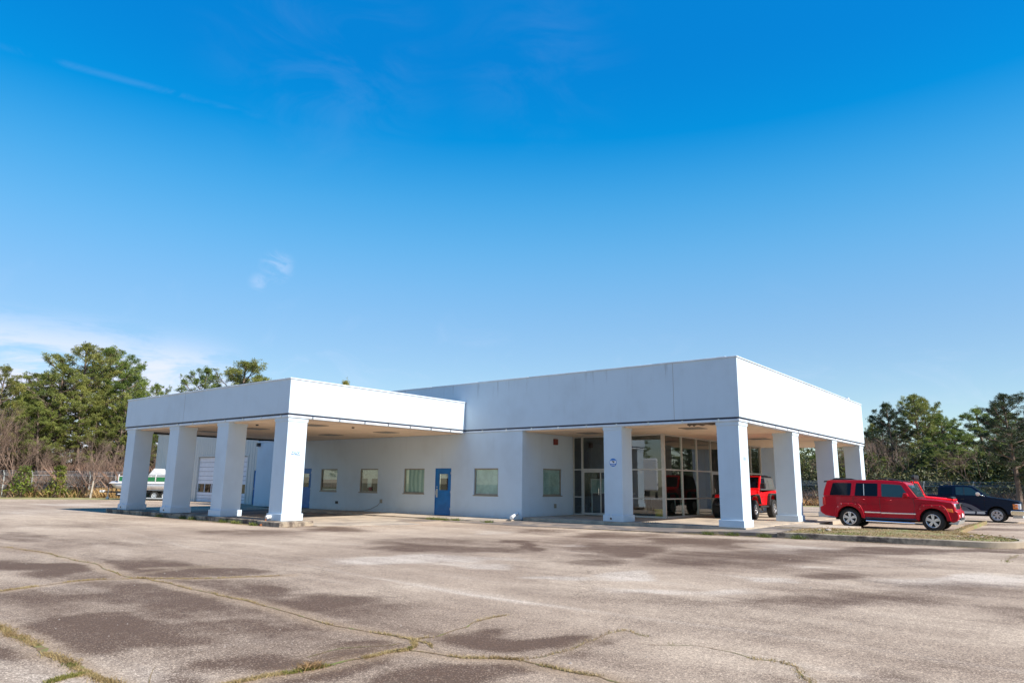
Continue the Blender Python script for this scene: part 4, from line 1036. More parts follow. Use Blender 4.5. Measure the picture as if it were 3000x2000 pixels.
# open-top off-roader with a soft top ------------------------------------------------
def offroader(name, loc, rz, label, lights=False, red='red_bright'):
    c = empty(name, loc, rz, label, 'off-roader')
    zc = .12
    T = MB()
    tub = [(.10, .62), (.10, 1.18), (2.28, 1.18), (2.34, 1.20), (2.36, .60), (1.38, .56)]+arc(.88, .56, .50, 0, 180, 12)[0:0]
    tub = [(.10, .70), (.34, .70), (.42, .95), (.60, 1.02), (1.12, 1.02), (1.28, .95), (1.42, .56), (2.36, .56), (2.40, .90), (2.42, 1.16), (2.34, 1.20), (2.25, 1.18), (1.95, 1.10), (.10, 1.20)]
    T.sym(tub, lambda x, z: .76 if x < 2.3 else .74).build('body', red, c, bevel=.02, seg=3)
    MB().box(.15, 3.5, -.42, .42, .42, .62).build('chassis', 'black_plastic', c, bevel=.01)
    MB().box(.5, 3.4, -.6, .6, .5, .95).build('wheel_well', 'black_void', c)
    # bonnet tapering forward
    V = []
    for x, w_, z in ((2.40, .66, 1.215), (3.56, .52, 1.12)):
        V += [(x, -w_, .72), (x, w_, .72), (x, w_, z-.03), (x, w_-.05, z), (x, -w_+.05, z), (x, -w_, z-.03)]
    MB().add(V, [tuple(range(6))[::-1], tuple(range(6, 12))]+[(i, (i+1) % 6, (i+1) % 6+6, i+6) for i in range(6)]).build('bonnet', red, c, bevel=.02)
    g = MB().box(3.561, 3.63, -.53, .53, .66, 1.115).build('grille', red, c, bevel=.02)
    for k in range(7):
        y = (k-3)*.085
        MB().box(3.628, 3.634, y-.026, y+.026, .74, 1.04).build('grille_slot', 'black_void', g)
    for s in (-1, 1):
        MB().lathe([(0, 3.66), (.07, 3.655), (.088, 3.64), (.09, 3.60)], (0, s*.40, .93), 'x', 20).build('headlight', 'lamp_glass', c, smooth=True)
        MB().lathe([(0, 3.655), (.035, 3.65), (.04, 3.62)], (0, s*.42, .76), 'x', 12).build('indicator', 'amber', c)
        # front wings
        m = MB(); m.prism([(2.55, .78), (2.66, .96), (2.80, 1.035), (3.55, 1.0), (3.62, .90), (3.60, .86), (3.52, .93), (2.84, .965), (2.72, .90), (2.62, .74)], min(s*.50, s*.80), max(s*.50, s*.80))
        m.build('front_wing', red, c, bevel=.015)
        m = MB(); m.prism([(2.50, .60), (2.62, .92), (2.78, 1.05), (3.56, 1.01), (3.68, .88), (3.64, .85), (3.52, .955), (2.84, .985), (2.70, .88), (2.56, .60)], min(s*.77, s*.90), max(s*.77, s*.90))
        m.build('wheel_flare', 'black_plastic', c, bevel=.012)
        m = MB(); m.prism([(.28, .66), (.36, .98), (.52, 1.08), (1.20, 1.08), (1.36, .98), (1.50, .56), (1.43, .56), (1.27, .92), (1.14, 1.0), (.58, 1.0), (.44, .93), (.35, .66)], min(s*.755, s*.90), max(s*.755, s*.90))
        m.build('wheel_flare', 'black_plastic', c, bevel=.012)
        m = MB(); m.tube([(1.45, s*.80, .50), (2.50, s*.80, .50)], .045, 10)
        m.build('side_step', 'black_plastic', c, smooth=True)
        MB().box(1.98, 2.01, min(s*.76, s*.775), max(s*.76, s*.775), .88, .93).build('door_handle', 'black_plastic', c)
        m = MB()
        for a, b in (((1.5, 1.15), (1.5, .62)), ((2.3, 1.15), (2.3, .62)), ((1.5, .62), (2.3, .62))):
            m.box(min(a[0], b[0])-.004, max(a[0], b[0])+.004, min(s*.758, s*.7635), max(s*.758, s*.7635), min(a[1], b[1])-.004, max(a[1], b[1])+.004)
        m.build('shut_line', 'black_plastic', c)
        m = MB(); m.prism([(2.14, 1.30), (2.17, 1.52), (2.30, 1.52), (2.31, 1.30)], min(s*.82, s*1.0), max(s*.82, s*1.0)); m.box(2.2, 2.26, min(s*.74, s*.83), max(s*.74, s*.83), 1.32, 1.37)
        m.build('mirror', 'black_plastic', c, bevel=.02)
        MB().box(.085, .10, min(s*.55, s*.72), max(s*.55, s*.72), .92, 1.08).build('tail_light', 'tail_red', c)
    # windscreen frame
    q = lambda x, z: x
    zt, zb, xt, xb_ = 1.83, 1.20, 2.12, 2.36
    fr = MB()
    w0, w1 = .74, .70
    def strip(a, b, wd, m):
        m.tube([a, b], wd, 4, True)
    for s in (-1, 1): fr.prism([(xb_-.04, zb), (xb_+.04, zb), (xt+.04, zt), (xt-.04, zt)], (lambda x, z, s=s: s*w0-.045), (lambda x, z, s=s: s*w0+.035))
    fr.prism([(xt-.05, zt-.05), (xt+.045, zt-.06), (xt+.04, zt+.01), (xt-.05, zt+.01)], -w0, w0)
    fr.prism([(xb_-.05, zb-.01), (xb_+.05, zb-.01), (xb_+.02, zb+.10), (xb_-.06, zb+.10)], -w0, w0)
    fr.build('windscreen_frame', red, c, bevel=.012)
    MB().panel([(xb_-.03, -w0+.04, zb+.09), (xb_-.03, w0-.04, zb+.09), (xt+.012, w0-.04, zt-.05), (xt+.012, -w0+.04, zt-.05)], .006).build('windscreen', 'car_glass_blue' if lights else 'car_glass', c)
    # soft top
    st = [(.16, 1.20), (.34, 1.72), (.42, 1.80), (1.2, 1.87), (2.08, 1.85), (2.06, 1.80), (2.28, 1.20)]
    ty = lambda x, z: .75-(z-1.2)*.10
    MB().sym(st, ty).build('soft_top', 'soft_top', c, bevel=.03, seg=3)
    for s in (-1, 1):
        for poly, mt in (([(.42, 1.27), (1.02, 1.27), (1.10, 1.70), (.58, 1.66)], 'soft_window'), ([(1.50, 1.27), (2.16, 1.27), (2.0, 1.72), (1.52, 1.74)], 'car_glass')):
            qq = [(x, s*(ty(x, z)+.002), z) for x, z in poly]
            MB().panel(qq, -.006*s).build('side_window', mt, c)
    m = MB(); m.tube([(3.72, -.72, .58), (3.72, .72, .58)], .065, 10); m.tube([(3.5, -.35, .56), (3.72, -.35, .57)], .05); m.tube([(3.5, .35, .56), (3.72, .35, .57)], .05)
    if lights:
        m.tube([(3.74, -.38, .60), (3.78, -.36, .92), (3.78, .36, .92), (3.74, .38, .60)], .035, 8)
    m.build('front_bumper', 'black_plastic', c, smooth=True)
    MB().box(-.04, .10, -.74, .74, .52, .66).build('rear_bumper', 'black_plastic', c, bevel=.02)
    if lights:
        b = MB()
        for s in (-1, 1): b.tube([(2.46, s*.77, 1.18), (2.2, s*.80, 1.86), (2.16, s*.6, 1.90)], .022, 8)
        b.tube([(2.16, -.62, 1.90), (2.16, .62, 1.90)], .022, 8)
        lb = b.build('light_bar', 'black_plastic', c, smooth=True)
        for y in (-.5, -.3, -.1, .1, .3, .5):
            MB().lathe([(0, 2.10), (.07, 2.12), (.10, 2.20), (.095, 2.23), (0, 2.235)], (0, y, 2.02), 'x', 14).build('roof_lamp', 'black_plastic', lb, smooth=True)
        MB().prism([(3.36, 1.14), (3.50, 1.21), (3.60, 1.18), (3.60, 1.10)], -.48, .48).build('bug_deflector', 'black_plastic', c, bevel=.01)
    sp = wheel(c, 0, 0, .385, .25, -1, .20, 'black_plastic')
    sp.name = 'spare_wheel'
    sp.location = (-.10, .12, 1.0); sp.rotation_euler = (0, 0, R(-90))
    for x in (.86, 3.27):
        for s in (-1, 1): wheel(c, x, s*.77, .40, .27, s, .205, 'steel' if not lights else 'black_plastic', spokes=6)
    return c
offroader('red_offroader', (-1.92, 10.0, 0), R(-90), 'bright red two-door off-roader with black soft top parked under the porch')
offroader('red_offroader', (2.02, 12.35, AZ0), 0, 'red off-roader with a row of roof lamps between the dark red wagon and the pickup', True)

# dark pickup ------------------------------------------------
def pickup(loc):
    c = empty('pickup_truck', loc, 0, 'dark navy extended-cab pickup with grey side graphic and chrome bumper', 'pickup truck')
    ar = lambda cx: arc(cx, .36, .40, 178, 2, 16)
    body = [(.0, .52), (.25, .42), (.74, .36)]+ar(1.16)+[(1.58, .32), (4.10, .32)]+ar(4.52)+[(4.94, .40), (5.36, .40), (5.44, .55), (5.44, .95), (5.34, 1.0), (4.95, 1.075), (4.28, 1.17), (4.18, 1.20), (2.14, 1.24), (2.10, 1.20), (2.08, 1.245), (.02, 1.245)]
    def yf(x, z):
        t = .93
        if z > 1.0: t -= (z-1.0)*.18
        if x > 5.1: t -= (x-5.1)*.15
        return t
    MB().sym(body, yf).build('body', 'navy_paint', c, bevel=.035, seg=3)
    gh = [(2.14, 1.235), (2.17, 1.60), (2.24, 1.69), (2.9, 1.715), (3.45, 1.705), (3.64, 1.665), (4.22, 1.185)]
    gy = lambda x, z: .865-(z-1.2)*.26
    MB().sym(gh, gy).build('cabin', 'navy_paint', c, bevel=.03, seg=3)
    for s in (-1, 1):
        for poly, mt, nm in (([(2.25, 1.27), (2.76, 1.26), (2.76, 1.62), (2.29, 1.60)], 'car_glass', 'rear_side_window'), ([(2.92, 1.25), (3.98, 1.235), (3.58, 1.60), (3.40, 1.63), (2.92, 1.63)], 'car_glass_blue', 'door_window')):
            MB().panel([(x, s*(gy(x, z)+.002), z) for x, z in poly], -.006*s).build(nm, mt, c)
        for a, b, nm in ((3.25, 3.28, 'vent_divider'),):
            MB().panel([(x, s*(gy(x, z)+.009), z) for x, z in ((a, 1.25), (b, 1.25), (b, 1.63), (a, 1.63))], -.004*s).build(nm, 'black_plastic', c)
        y = s*.932
        lo, hi = min(y, y+s*.004), max(y, y+s*.004)
        # grey swoosh graphic along the lower side
        m = MB()
        m.prism([(2.5, .84), (2.9, .90), (3.25, .885), (3.52, .80), (3.72, .68), (3.90, .53), (3.62, .53), (3.42, .66), (3.15, .76), (2.85, .80), (2.5, .76)], lo, hi)
        m.prism([(3.12, .74), (3.30, .69), (3.48, .53), (3.08, .53)], lo, hi)
        m.build('side_graphic', 'silver_decal', c)
        m = MB()
        m.prism([(3.05, .49), (3.62, .49), (3.66, .44), (3.62, .38), (3.05, .38)], lo, hi); m.prism([(3.72, .49), (4.02, .48), (4.06, .43), (4.02, .38), (3.70, .38)], lo, hi)
        m.build('side_graphic', 'galvanised', c)
        MB().box(3.0, 4.12, lo, hi, .512, .520).build('pinstripe', 'white_plate', c)
        m = MB(); m.prism(arc(3.84, 1.31, .095, 0, 345, 14), min(s*.93, s*1.02), max(s*.93, s*1.02)); m.tube([(4.1, s*.84, 1.20), (3.9, s*.95, 1.28)], .018)
        m.build('mirror', 'chrome', c, bevel=.015)
        m = MB(); m.box(5.24, 5.452, min(s*.62, s*.905), max(s*.62, s*.905), .64, .88)
        m.build('headlight', 'lamp_glass', c, bevel=.01)
        for z in (.645, .765): MB().box(5.16, 5.35, min(s*.89, s*.918), max(s*.89, s*.918), z, z+.10).build('indicator', 'amber', c, bevel=.006)
        m = MB(); m.tube([(3.1, s*.925, 1.06), (3.25, s*.955, 1.06)], .014, 6)
        m.build('door_handle', 'black_plastic', c)
        m = MB()
        for x in (2.84, 4.06): m.box(x-.004, x+.004, min(s*.925, s*.9325), max(s*.925, s*.9325), .36, 1.10)
        m.build('shut_line', 'black_void', c)
    MB().panel([(4.195, -.80, 1.215), (4.195, .80, 1.215), (3.675, .68, 1.645), (3.675, -.68, 1.645)], .006).build('windscreen', 'car_glass_blue', c)
    MB().box(.1, 2.0, -.8, .8, 1.10, 1.25).build('bed_cover', 'black_plastic', c)
    MB().box(.5, 5.1, -.7, .7, .28, .8).build('underbody', 'black_void', c)
    MB().prism([(5.06, .37), (5.54, .36), (5.60, .46), (5.58, .58), (5.10, .59), (5.04, .52)], -.955, .955).build('front_bumper', 'chrome', c, bevel=.02)
    g = MB().box(5.43, 5.47, -.6, .6, .64, .90).build('grille', 'chrome', c, bevel=.01)
    for k in range(4): MB().box(5.468, 5.475, -.56, .56, .66+k*.06, .70+k*.06).build('grille_slot', 'black_void', g)
    MB().box(5.1, 5.5, -.7, .7, .22, .36).build('air_dam', 'galvanised', c, bevel=.02)
    MB().box(-.12, .04, -.9, .9, .46, .60).build('rear_bumper', 'chrome', c, bevel=.02)
    for x in (1.16, 4.52):
        for s in (-1, 1): wheel(c, x, s*.80, .335, .24, s, .20, 'rim_silver', spokes=6, letters=True, turn=R(-6) if x > 3 else 0)
    return c
pickup((2.2, 18.02, AZ0))

# pontoon boat on its trailer ------------------------------------------------
def boat():
    rz = math.atan2(.54608865, .83772739)
    o = (-46.23, -1.48, AZ0)
    b = empty('pontoon_boat', o, rz, 'white pontoon boat with green rail panels on a trailer beyond the canopy', 'boat')
    z = .17
    for y in (.35, 2.25):          # two pontoons with upswept noses
        pts = [(.55, y, 1.12+z), (.8, y, 1.0+z), (1.15, y, .90+z), (1.6, y, .86+z), (7.0, y, .86+z), (7.3, y, .90+z)]
        MB().tube(pts, [.06, .20, .29, .33, .33, .2], 16).build('pontoon', 'boat_alu', b, smooth=True)
    MB().prism([(.55, 1.17), (.7, 1.26), (7.2, 1.26), (7.2, 1.18)], 0, 2.6).build('deck', 'boat_white', b, bevel=.02)
    V = [(1.25, 0), (7.1, 0)]
    f = MB(); g = MB()
    zb, zt = 1.36, 1.68
    for y in (.05, 2.52):
        x = 1.3
        while x < 7:
            f.box(x-.03, x+.03, y-.02, y+.02, 1.26, 1.85)
            x += .95
        f.box(1.27, 7.03, y-.025, y+.025, 1.68, 1.73).box(1.27, 7.03, y-.02, y+.02, 1.27, 1.34)
        g.box(1.3, 6.98, y-.008, y+.008, 1.35, 1.67)
    f.box(1.25, 1.31, .05, 2.52, 1.68, 1.73).box(1.25, 1.31, .05, 2.52, 1.27, 1.34)
    g.box(1.27, 1.29, .08, 2.5, 1.35, 1.67)
    f.build('rail', 'boat_white', b); g.build('rail_panel', 'boat_green', b)
    MB().box(1.45, 2.3, .2, 1.0, 1.27, 1.84).build('seat', 'boat_white', b, bevel=.06)
    MB().box(5.4, 6.9, .2, 1.0, 1.27, 1.86).build('seat', 'boat_white', b, bevel=.06)
    # crumpled cover over the console
    m = MB()
    P = [(3.3, 1.75), (3.75, 2.30), (3.95, 2.12), (4.6, 1.98), (5.2, 2.18), (5.6, 1.78)]
    m.prism(P, .35, 1.9)
    m.build('cover', 'boat_white', b, bevel=.05)
    t = empty('boat_trailer', o, rz, 'dark boat trailer with tandem wheels and white hitch carrying the pontoon boat', 'trailer')
    m = MB(); m.box(.9, 7.0, .5, .6, .50, .62).box(.9, 7.0, 2.0, 2.1, .50, .62)
    for x in (1.2, 3.0, 5.0, 6.8): m.box(x, x+.1, .45, 2.15, .44, .52)
    m.box(-.75, 1.3, 1.24, 1.36, .50, .60)
    m.tube([(1.0, .55, .56), (-.1, 1.28, .55)], .05); m.tube([(1.0, 2.05, .56), (-.1, 1.32, .55)], .05)
    m.build('frame', 'black_plastic', t, bevel=.01)
    MB().box(-.9, -.55, 1.2, 1.4, .50, .66).build('hitch', 'boat_white', t, bevel=.03)
    m = MB(); m.tube([(-.15, 1.15, .85), (-.15, 1.15, .2)], .035); m.lathe([(0, 1.10), (.11, 1.10), (.11, 1.18), (0, 1.18)], (-.15, 0, .11), n=14)
    m.build('jack', 'galvanised', t)
    m = MB(); m.tube([(.35, 1.3, .6), (.45, 1.3, 1.35)], .04); m.box(.3, .55, 1.1, 1.5, 1.1, 1.3)
    m.build('winch_post', 'black_plastic', t)
    for x in (.35, .62):
        for y in (.42, 2.2)[:1]:
            MB().tube([(x, y, .5), (x, y, 2.0)], .025, 6).build('guide_post', 'black_plastic', t)
    m = MB()
    m.box(1.1, 2.2, .2, .45, .28, .62)
    m.build('step_box', 'black_plastic', t, bevel=.02)
    MB().box(1.25, 1.55, .188, .198, .40, .46).build('marker_plate', 'white_plate', t)
    for x in (4.05, 4.85):
        for y in (.30, 2.30): wheel(t, x, y, .33, .20, -1 if y < 1 else 1, .19, 'galvanised', spokes=6)
    m = MB(); m.box(3.55, 5.3, .16, .45, .70, .74)
    m.build('mudguard', 'galvanised', t, bevel=.01)
    MB().box(3.6, 5.6, .0, .1, .12, .20).build('step_plate', 'galvanised', t)
boat()

# camper behind the photographer, seen mirrored in the showroom glass
def camper():
    c = empty('camper_trailer', (-31.2, -46.5, AZ0), R(62), 'tall white camper trailer seen only mirrored in the showroom glass', 'camper')
    MB().prism([(0, 1.95), (.05, 3.9), (.5, 4.35), (9, 4.4), (9, .9), (2.8, .9), (2.6, 1.8), (.6, 1.75)], -1.15, 1.15).build('body', 'camper_white', c, bevel=.18, seg=3)
    for x in (5.4, 6.4):
        for s in (-1, 1): wheel(c, x, s*1.0, .38, .24, s, .22, 'galvanised', spokes=6)
    m = MB(); m.box(.9, 1.05, -.3, .3, .2, 1.8)
    m.build('landing_leg', 'black_plastic', c)
    for x in (4.2, 7.2): MB().box(x, x+.9, -1.165, -1.145, 2.2, 3.0).build('window', 'car_glass', c)
    MB().box(3.0, 9, -1.16, -1.148, 1.5, 1.7).build('stripe', 'silver_decal', c)
camper()
# ------------------------------------------------------------------ fences
def fence(pts, label, barb=True):
    p0 = Vector((*pts[0], AZ0))
    f = empty('chain_link_fence', p0, 0, label, 'fence')
    H = 1.72
    wire = MB()
    L = [Vector((*p, 0))-Vector((*pts[0], 0)) for p in pts]
    for i, p in enumerate(L):
        q = MB(); q.tube([p+Vector((0, 0, -.05)), p+Vector((0, 0, H)), p+Vector((.10, -.14, H+.32))], .038, 6)
        q.build('post', 'galvanised', f, smooth=True)
    for a, b in zip(L[:-1], L[1:]):
        for z, r_ in ((H, .010), (.08, .006), (H*.52, .006)): wire.tube([a+Vector((0, 0, z)), b+Vector((0, 0, z))], r_, 3, False)
        for k in (1, 2, 3): wire.tube([a+Vector((.033*k, -.046*k, H+.105*k)), b+Vector((.033*k, -.046*k, H+.105*k))], .006, 3, False)
        sh = MB(); sh.add([a+Vector((0, 0, .05)), b+Vector((0, 0, .05)), b+Vector((0, 0, H)), a+Vector((0, 0, H))], [(0, 1, 2, 3)])
        sh.build('mesh_panel', 'chain_link', f, fix=False)
    wire.build('wires', 'galvanised', f, fix=False)
fence([(-62.5, -12.2), (-60.9, -10.4), (-59.2, -8.8), (-57.2, -6.7), (-55.4, -4.9), (-54.4, -3.3), (-53.2, -1.6), (-52.1, .0), (-50.8, 1.4), (-49.5, 2.9), (-48.1, 4.4), (-46.9, 6.0), (-45.7, 7.6), (-44.5, 9.2)], 'chain-link fence with angled barbed-wire arms before the left woods')
fence([(-22, 39.9), (-18.7, 39.6), (-15.4, 39.4), (-12.2, 39.2), (-9.0, 39.0), (-5.8, 38.8), (-2.6, 38.5), (.6, 38.3), (3.8, 38.1), (7, 37.9), (10, 37.7)], 'chain-link fence at the back of the lot behind the parked vehicles')

# ------------------------------------------------------------------ trees
def pine_arrays(seed, H=12., r_top=.2, crown0=.28, rad=.24, nb=46, tufts=9.5, lean=.02):
    rng = np.random.RandomState(seed)
    T = MB()
    ax = rng.uniform(-1, 1, 2)*lean*H
    trunk = lambda t: Vector((ax[0]*t*t+.12*math.sin(t*5+seed), ax[1]*t*t+.10*math.cos(t*4+seed), H*t))
    T.tube([trunk(t) for t in np.linspace(0, .97, 10)], [(.017*H)*(1-.86*t)+.01 for t in np.linspace(0, 1, 10)], 7)
    C, S_ = [], []
    for i in range(nb):
        t = crown0+(1-crown0)*((i+.5)/nb)**.92
        az = i*2.4+rng.uniform(-.5, .5)
        tt = (t-crown0)/(1-crown0)
        prof = max(.15, math.sin(math.pi*min(1, .18+tt*.80))**.75)*(1 if tt < .8 else (1.04-tt)/.24*.9+.1)
        Lb = rad*H*prof*rng.uniform(.55, 1.15)
        if tt < .25 and rng.rand() < .35: Lb *= .6
        base = trunk(t-.02)
        upa = rng.uniform(.02, .35)+tt*.55
        dr = Vector((math.cos(az), math.sin(az), math.tan(upa)))
        dr.normalize()
        side = Vector((-math.sin(az), math.cos(az), 0))
        end = base+dr*Lb+Vector((0, 0, .10*Lb))
        mid = base+dr*Lb*.5+Vector((0, 0, -.04*Lb))
        rb = .012+.012*Lb
        T.tube([base, mid, end], [rb*1.3, rb, rb*.4], 4, False)
        ns = max(2, int(round(tufts*Lb/(rad*H))))
        for k in range(ns):
            s = rng.uniform(.45, 1.) if k else 1.
            p = (base.lerp(mid, s*2) if s < .5 else mid.lerp(end, s*2-1))
            off = side*rng.uniform(-1, 1)*Lb*.42*(1.1-s*.5)*(1 if k else .1)+Vector((0, 0, rng.uniform(-.02, .14)*Lb))
            q = p+off
            T.tube([p-dr*Lb*.1, q], [rb*.5, rb*.3], 3, False)
            m_ = rng.randint(6, 11)
            cr = rng.uniform(.18, .34)*H/12
            pts_ = rng.normal(0, 1, (m_, 3)); pts_ /= np.linalg.norm(pts_, axis=1, keepdims=True)+.001
            pts_ *= rng.uniform(.3, 1., (m_, 1))*cr*np.array([1.15, 1.15, .72])
            C += list(np.array(q)+pts_); S_ += list(rng.uniform(.75, 1.15, m_))
    # leader tufts
    for _ in range(7): C.append(np.array(trunk(.98))+rng.normal(0, .18, 3)); S_.append(1.)
    C = np.array(C); S_ = np.array(S_)
    m = 15                                     # needles per tuft
    n = len(C)
    dv = rng.normal(0, 1, (n, m, 3)); dv[..., 2] += .55
    dv /= np.linalg.norm(dv, axis=2, keepdims=True)
    ln = rng.uniform(.10, .19, (n, m, 1))*S_[:, None, None]
    sd_ = np.cross(dv, rng.normal(0, 1, (n, m, 3))); sd_ /= np.linalg.norm(sd_, axis=2, keepdims=True)
    c = C[:, None, :]+dv*.03
    wd = .016*S_[:, None, None]
    a = c-sd_*wd*.5+dv*ln*.15; b = c+sd_*wd*.5+dv*ln*.15; t1 = c+dv*ln+sd_*wd*.9; t2 = c+dv*ln-sd_*wd*.9
    V = np.stack([a, b, t1, t2], 2).reshape(-1, 3)
    F = np.arange(len(V)).reshape(-1, 4)
    return T, V, F
PROTO = []
def pine_proto(seed, **k):
    T, V, F = pine_arrays(seed, **k)
    e = empty('pine_tree', (0, 0, 0))
    T.build('trunk', 'bark', e, smooth=True)
    raw('crown', V, F, 'pine_needles', parent=e)
    PROTO.append([e, False])
for s_, k in ((1, dict(crown0=.25, rad=.24, nb=52)), (2, dict(crown0=.38, rad=.22, nb=44, lean=.05)), (3, dict(crown0=.16, rad=.26, nb=56)), (4, dict(crown0=.45, rad=.20, nb=36, lean=.06)), (5, dict(crown0=.08, rad=.30, nb=48))): pine_proto(s_, **k)
def plant_pine(i, x, y, h, label, group, wide=1., seed=0):
    pr = PROTO[i]
    if not pr[1]: o = pr[0]; pr[1] = True
    else: o = copy_tree(pr[0])
    rr = random.Random(seed*7+i+int(x*10))
    s = (h+.35)/12.
    o.location = (x, y, -.25)
    o.scale = (s*wide, s*wide, s)
    o.rotation_euler = (0, 0, rr.uniform(0, 6.28))
    tag(o, label, 'pine tree', group)
g1, g2, g3 = 'pines in the woods on the left', 'pines at the back of the lot on the right', 'pines mirrored in the showroom glass'
LEFT = [(0, -59.6, 1.4, 13.4, 1.25, 'tallest pine of the left woods, broad crown with a rounded top'), (1, -60.8, 3.8, 13.7, 1.2, 'tall pine with bare branches showing right beside the tallest left pine'),
        (3, -64, 6.7, 13.0, 1.05, 'slim pine stepping down to the right of the two tallest left pines'), (2, -58.2, -.6, 11.0, 1.3, 'full green pine leaning against the left side of the tallest pine'),
        (0, -62.5, -1.0, 10.6, 1.1, 'pine with a double rounded top at the middle left of the woods'), (1, -57.6, -5.4, 10.2, .9, 'narrow pine at the far left edge of the photograph'),
        (2, -61.1, -3.1, 9.4, 1.1, 'low pine just right of the narrow edge pine'), (3, -67.3, 9.1, 12.0, .9, 'thin pine crown just above the left end of the canopy fascia'),
        (0, -68.3, 11.9, 11.6, .8, 'small knobbly pine top standing alone over the canopy fascia end'), (1, -69.7, 18.1, 14.3, 1.0, 'pointed pine above the canopy roof, left of the round crowned one'),
        (0, -65.8, 20.9, 15.2, 1.5, 'round broad crowned pine above the middle of the canopy roof'), (2, -70.1, 25.4, 14.2, 1.0, 'pine half hidden behind the round crowned pine over the canopy'),
        (3, -68.3, 38.4, 15.1, .9, 'pine of which only a tiny tip shows over the long white fascia'), (3, -55.9, -2.6, 7.4, 1.1, 'thin pine with a long bare trunk behind the left fence'), (4, -56.5, 4.2, 7.5, 1.5, 'bushy pine behind the white bare tree'), (4, -55.5, 7.5, 8.2, 1.4, 'bushy pine behind the boat seen left of the canopy')]
for i, x, y, h, w_, lb in LEFT: plant_pine(i, x, y, h, lb, g1, w_)
rs = random.Random(5)
for k in range(16):
    t = k/15
    x, y = -66-rs.uniform(0, 7), -14+t*52
    plant_pine(rs.choice([0, 1, 1, 3, 2]), x, y, rs.uniform(8.0, 9.6)+t*1.4, 'green pine among the close row deep in the left woods', g1, rs.uniform(1.0, 1.4), k)
for k in range(3):
    x, y = -61+k*4.4-rs.uniform(0, 2), -9+k*7.4
    plant_pine(rs.choice([2, 4, 4]), x, y, rs.uniform(5.6, 7.8), 'low branching pine in the dense front of the left woods', g1, rs.uniform(1.2, 1.6), k)
RIGHT = [(1, -2.7, 47.0, 8.9, 1.1, 'dark airy pine right of the porch, left of the twin tallest ones'), (0, -1.2, 49.3, 9.8, 1.05, 'tallest pine of the right background with a flat rounded head'), (1, -.7, 53.4, 9.9, 1.0, 'pine joined to the right of the tallest background pine'),
         (2, .7, 51.6, 8.0, 1.3, 'broad shouldered pine stepping down right of the tallest ones'), (2, 2.3, 45.7, 6.2, 1.7, 'wide low pine with drooping boughs behind the pickup cab'), (3, 4.1, 49.9, 8.3, 1.5, 'open crowned pine above the pickup bonnet'),
         (1, 5.4, 54.0, 8.2, 1.1, 'thin pine just left of the dark pine at the right edge'), (0, 6.6, 34.8, 7.8, 1.35, 'large dark pine cut by the right edge of the photograph'), (2, 8.3, 38.1, 7.2, 1.4, 'dark pine low behind the pickup bonnet at the right edge'),
         (3, -5.2, 49.6, 7.3, .9, 'small pine touching the end of the white fascia'), (1, -5.0, 54.7, 8.0, .9, 'pine with bare limbs next to the white fascia end'), (4, -10.7, 45.1, 5.4, 1.3, 'full green pine seen between the first sunlit porch columns'), (2, -9.5, 50.7, 6.6, 1.3, 'pine seen between the two far porch columns')]
for i, x, y, h, w_, lb in RIGHT: plant_pine(i, x, y, h, lb, g2, w_)
DK = bpy.data.meshes
for o in [q for q in COL.objects if q.get('label', '').startswith(('large dark pine', 'dark pine low', 'pine with bare limbs', 'dark airy'))]:
    for ch in o.children:
        if ch.name.startswith('crown'):
            ch.data = ch.data.copy(); ch.data.materials[0] = MT['dark_needles']
for k in range(16):
    x, y = -34+k*3.0+rs.uniform(-.8, .8), 52+rs.uniform(0, 8)
    plant_pine(rs.choice([1, 2, 4]), x, y, rs.uniform(5.4, 6.8), 'pine in the row behind the back fence', g2, rs.uniform(1.2, 1.6), k+40)
for k in range(8):
    x, y = -9+k*2.5+rs.uniform(-.6, .6), 42+rs.uniform(0, 3.5)
    plant_pine(4, x, y, rs.uniform(3.6, 4.6), 'low young pine close behind the back fence', g2, rs.uniform(1.3, 1.7), k+80)
# woods behind and beside the photographer: only mirrored in the glass
for k in range(14):
    a = R(188+k*6.5)
    plant_pine(rs.choice([0, 1, 2, 3]), 5+math.sin(a)*82, -20+math.cos(a)*72, rs.uniform(8, 12), 'pine seen only mirrored in the showroom glass', g3, rs.uniform(1.1, 1.4), k+120)
for k in range(12):
    plant_pine(rs.choice([0, 1, 2, 3]), 22+k*4.2, 62-k*5.2+rs.uniform(-2, 2), rs.uniform(9, 12), 'pine seen only mirrored in the showroom side glass', g3, rs.uniform(1.1, 1.4), k+150)

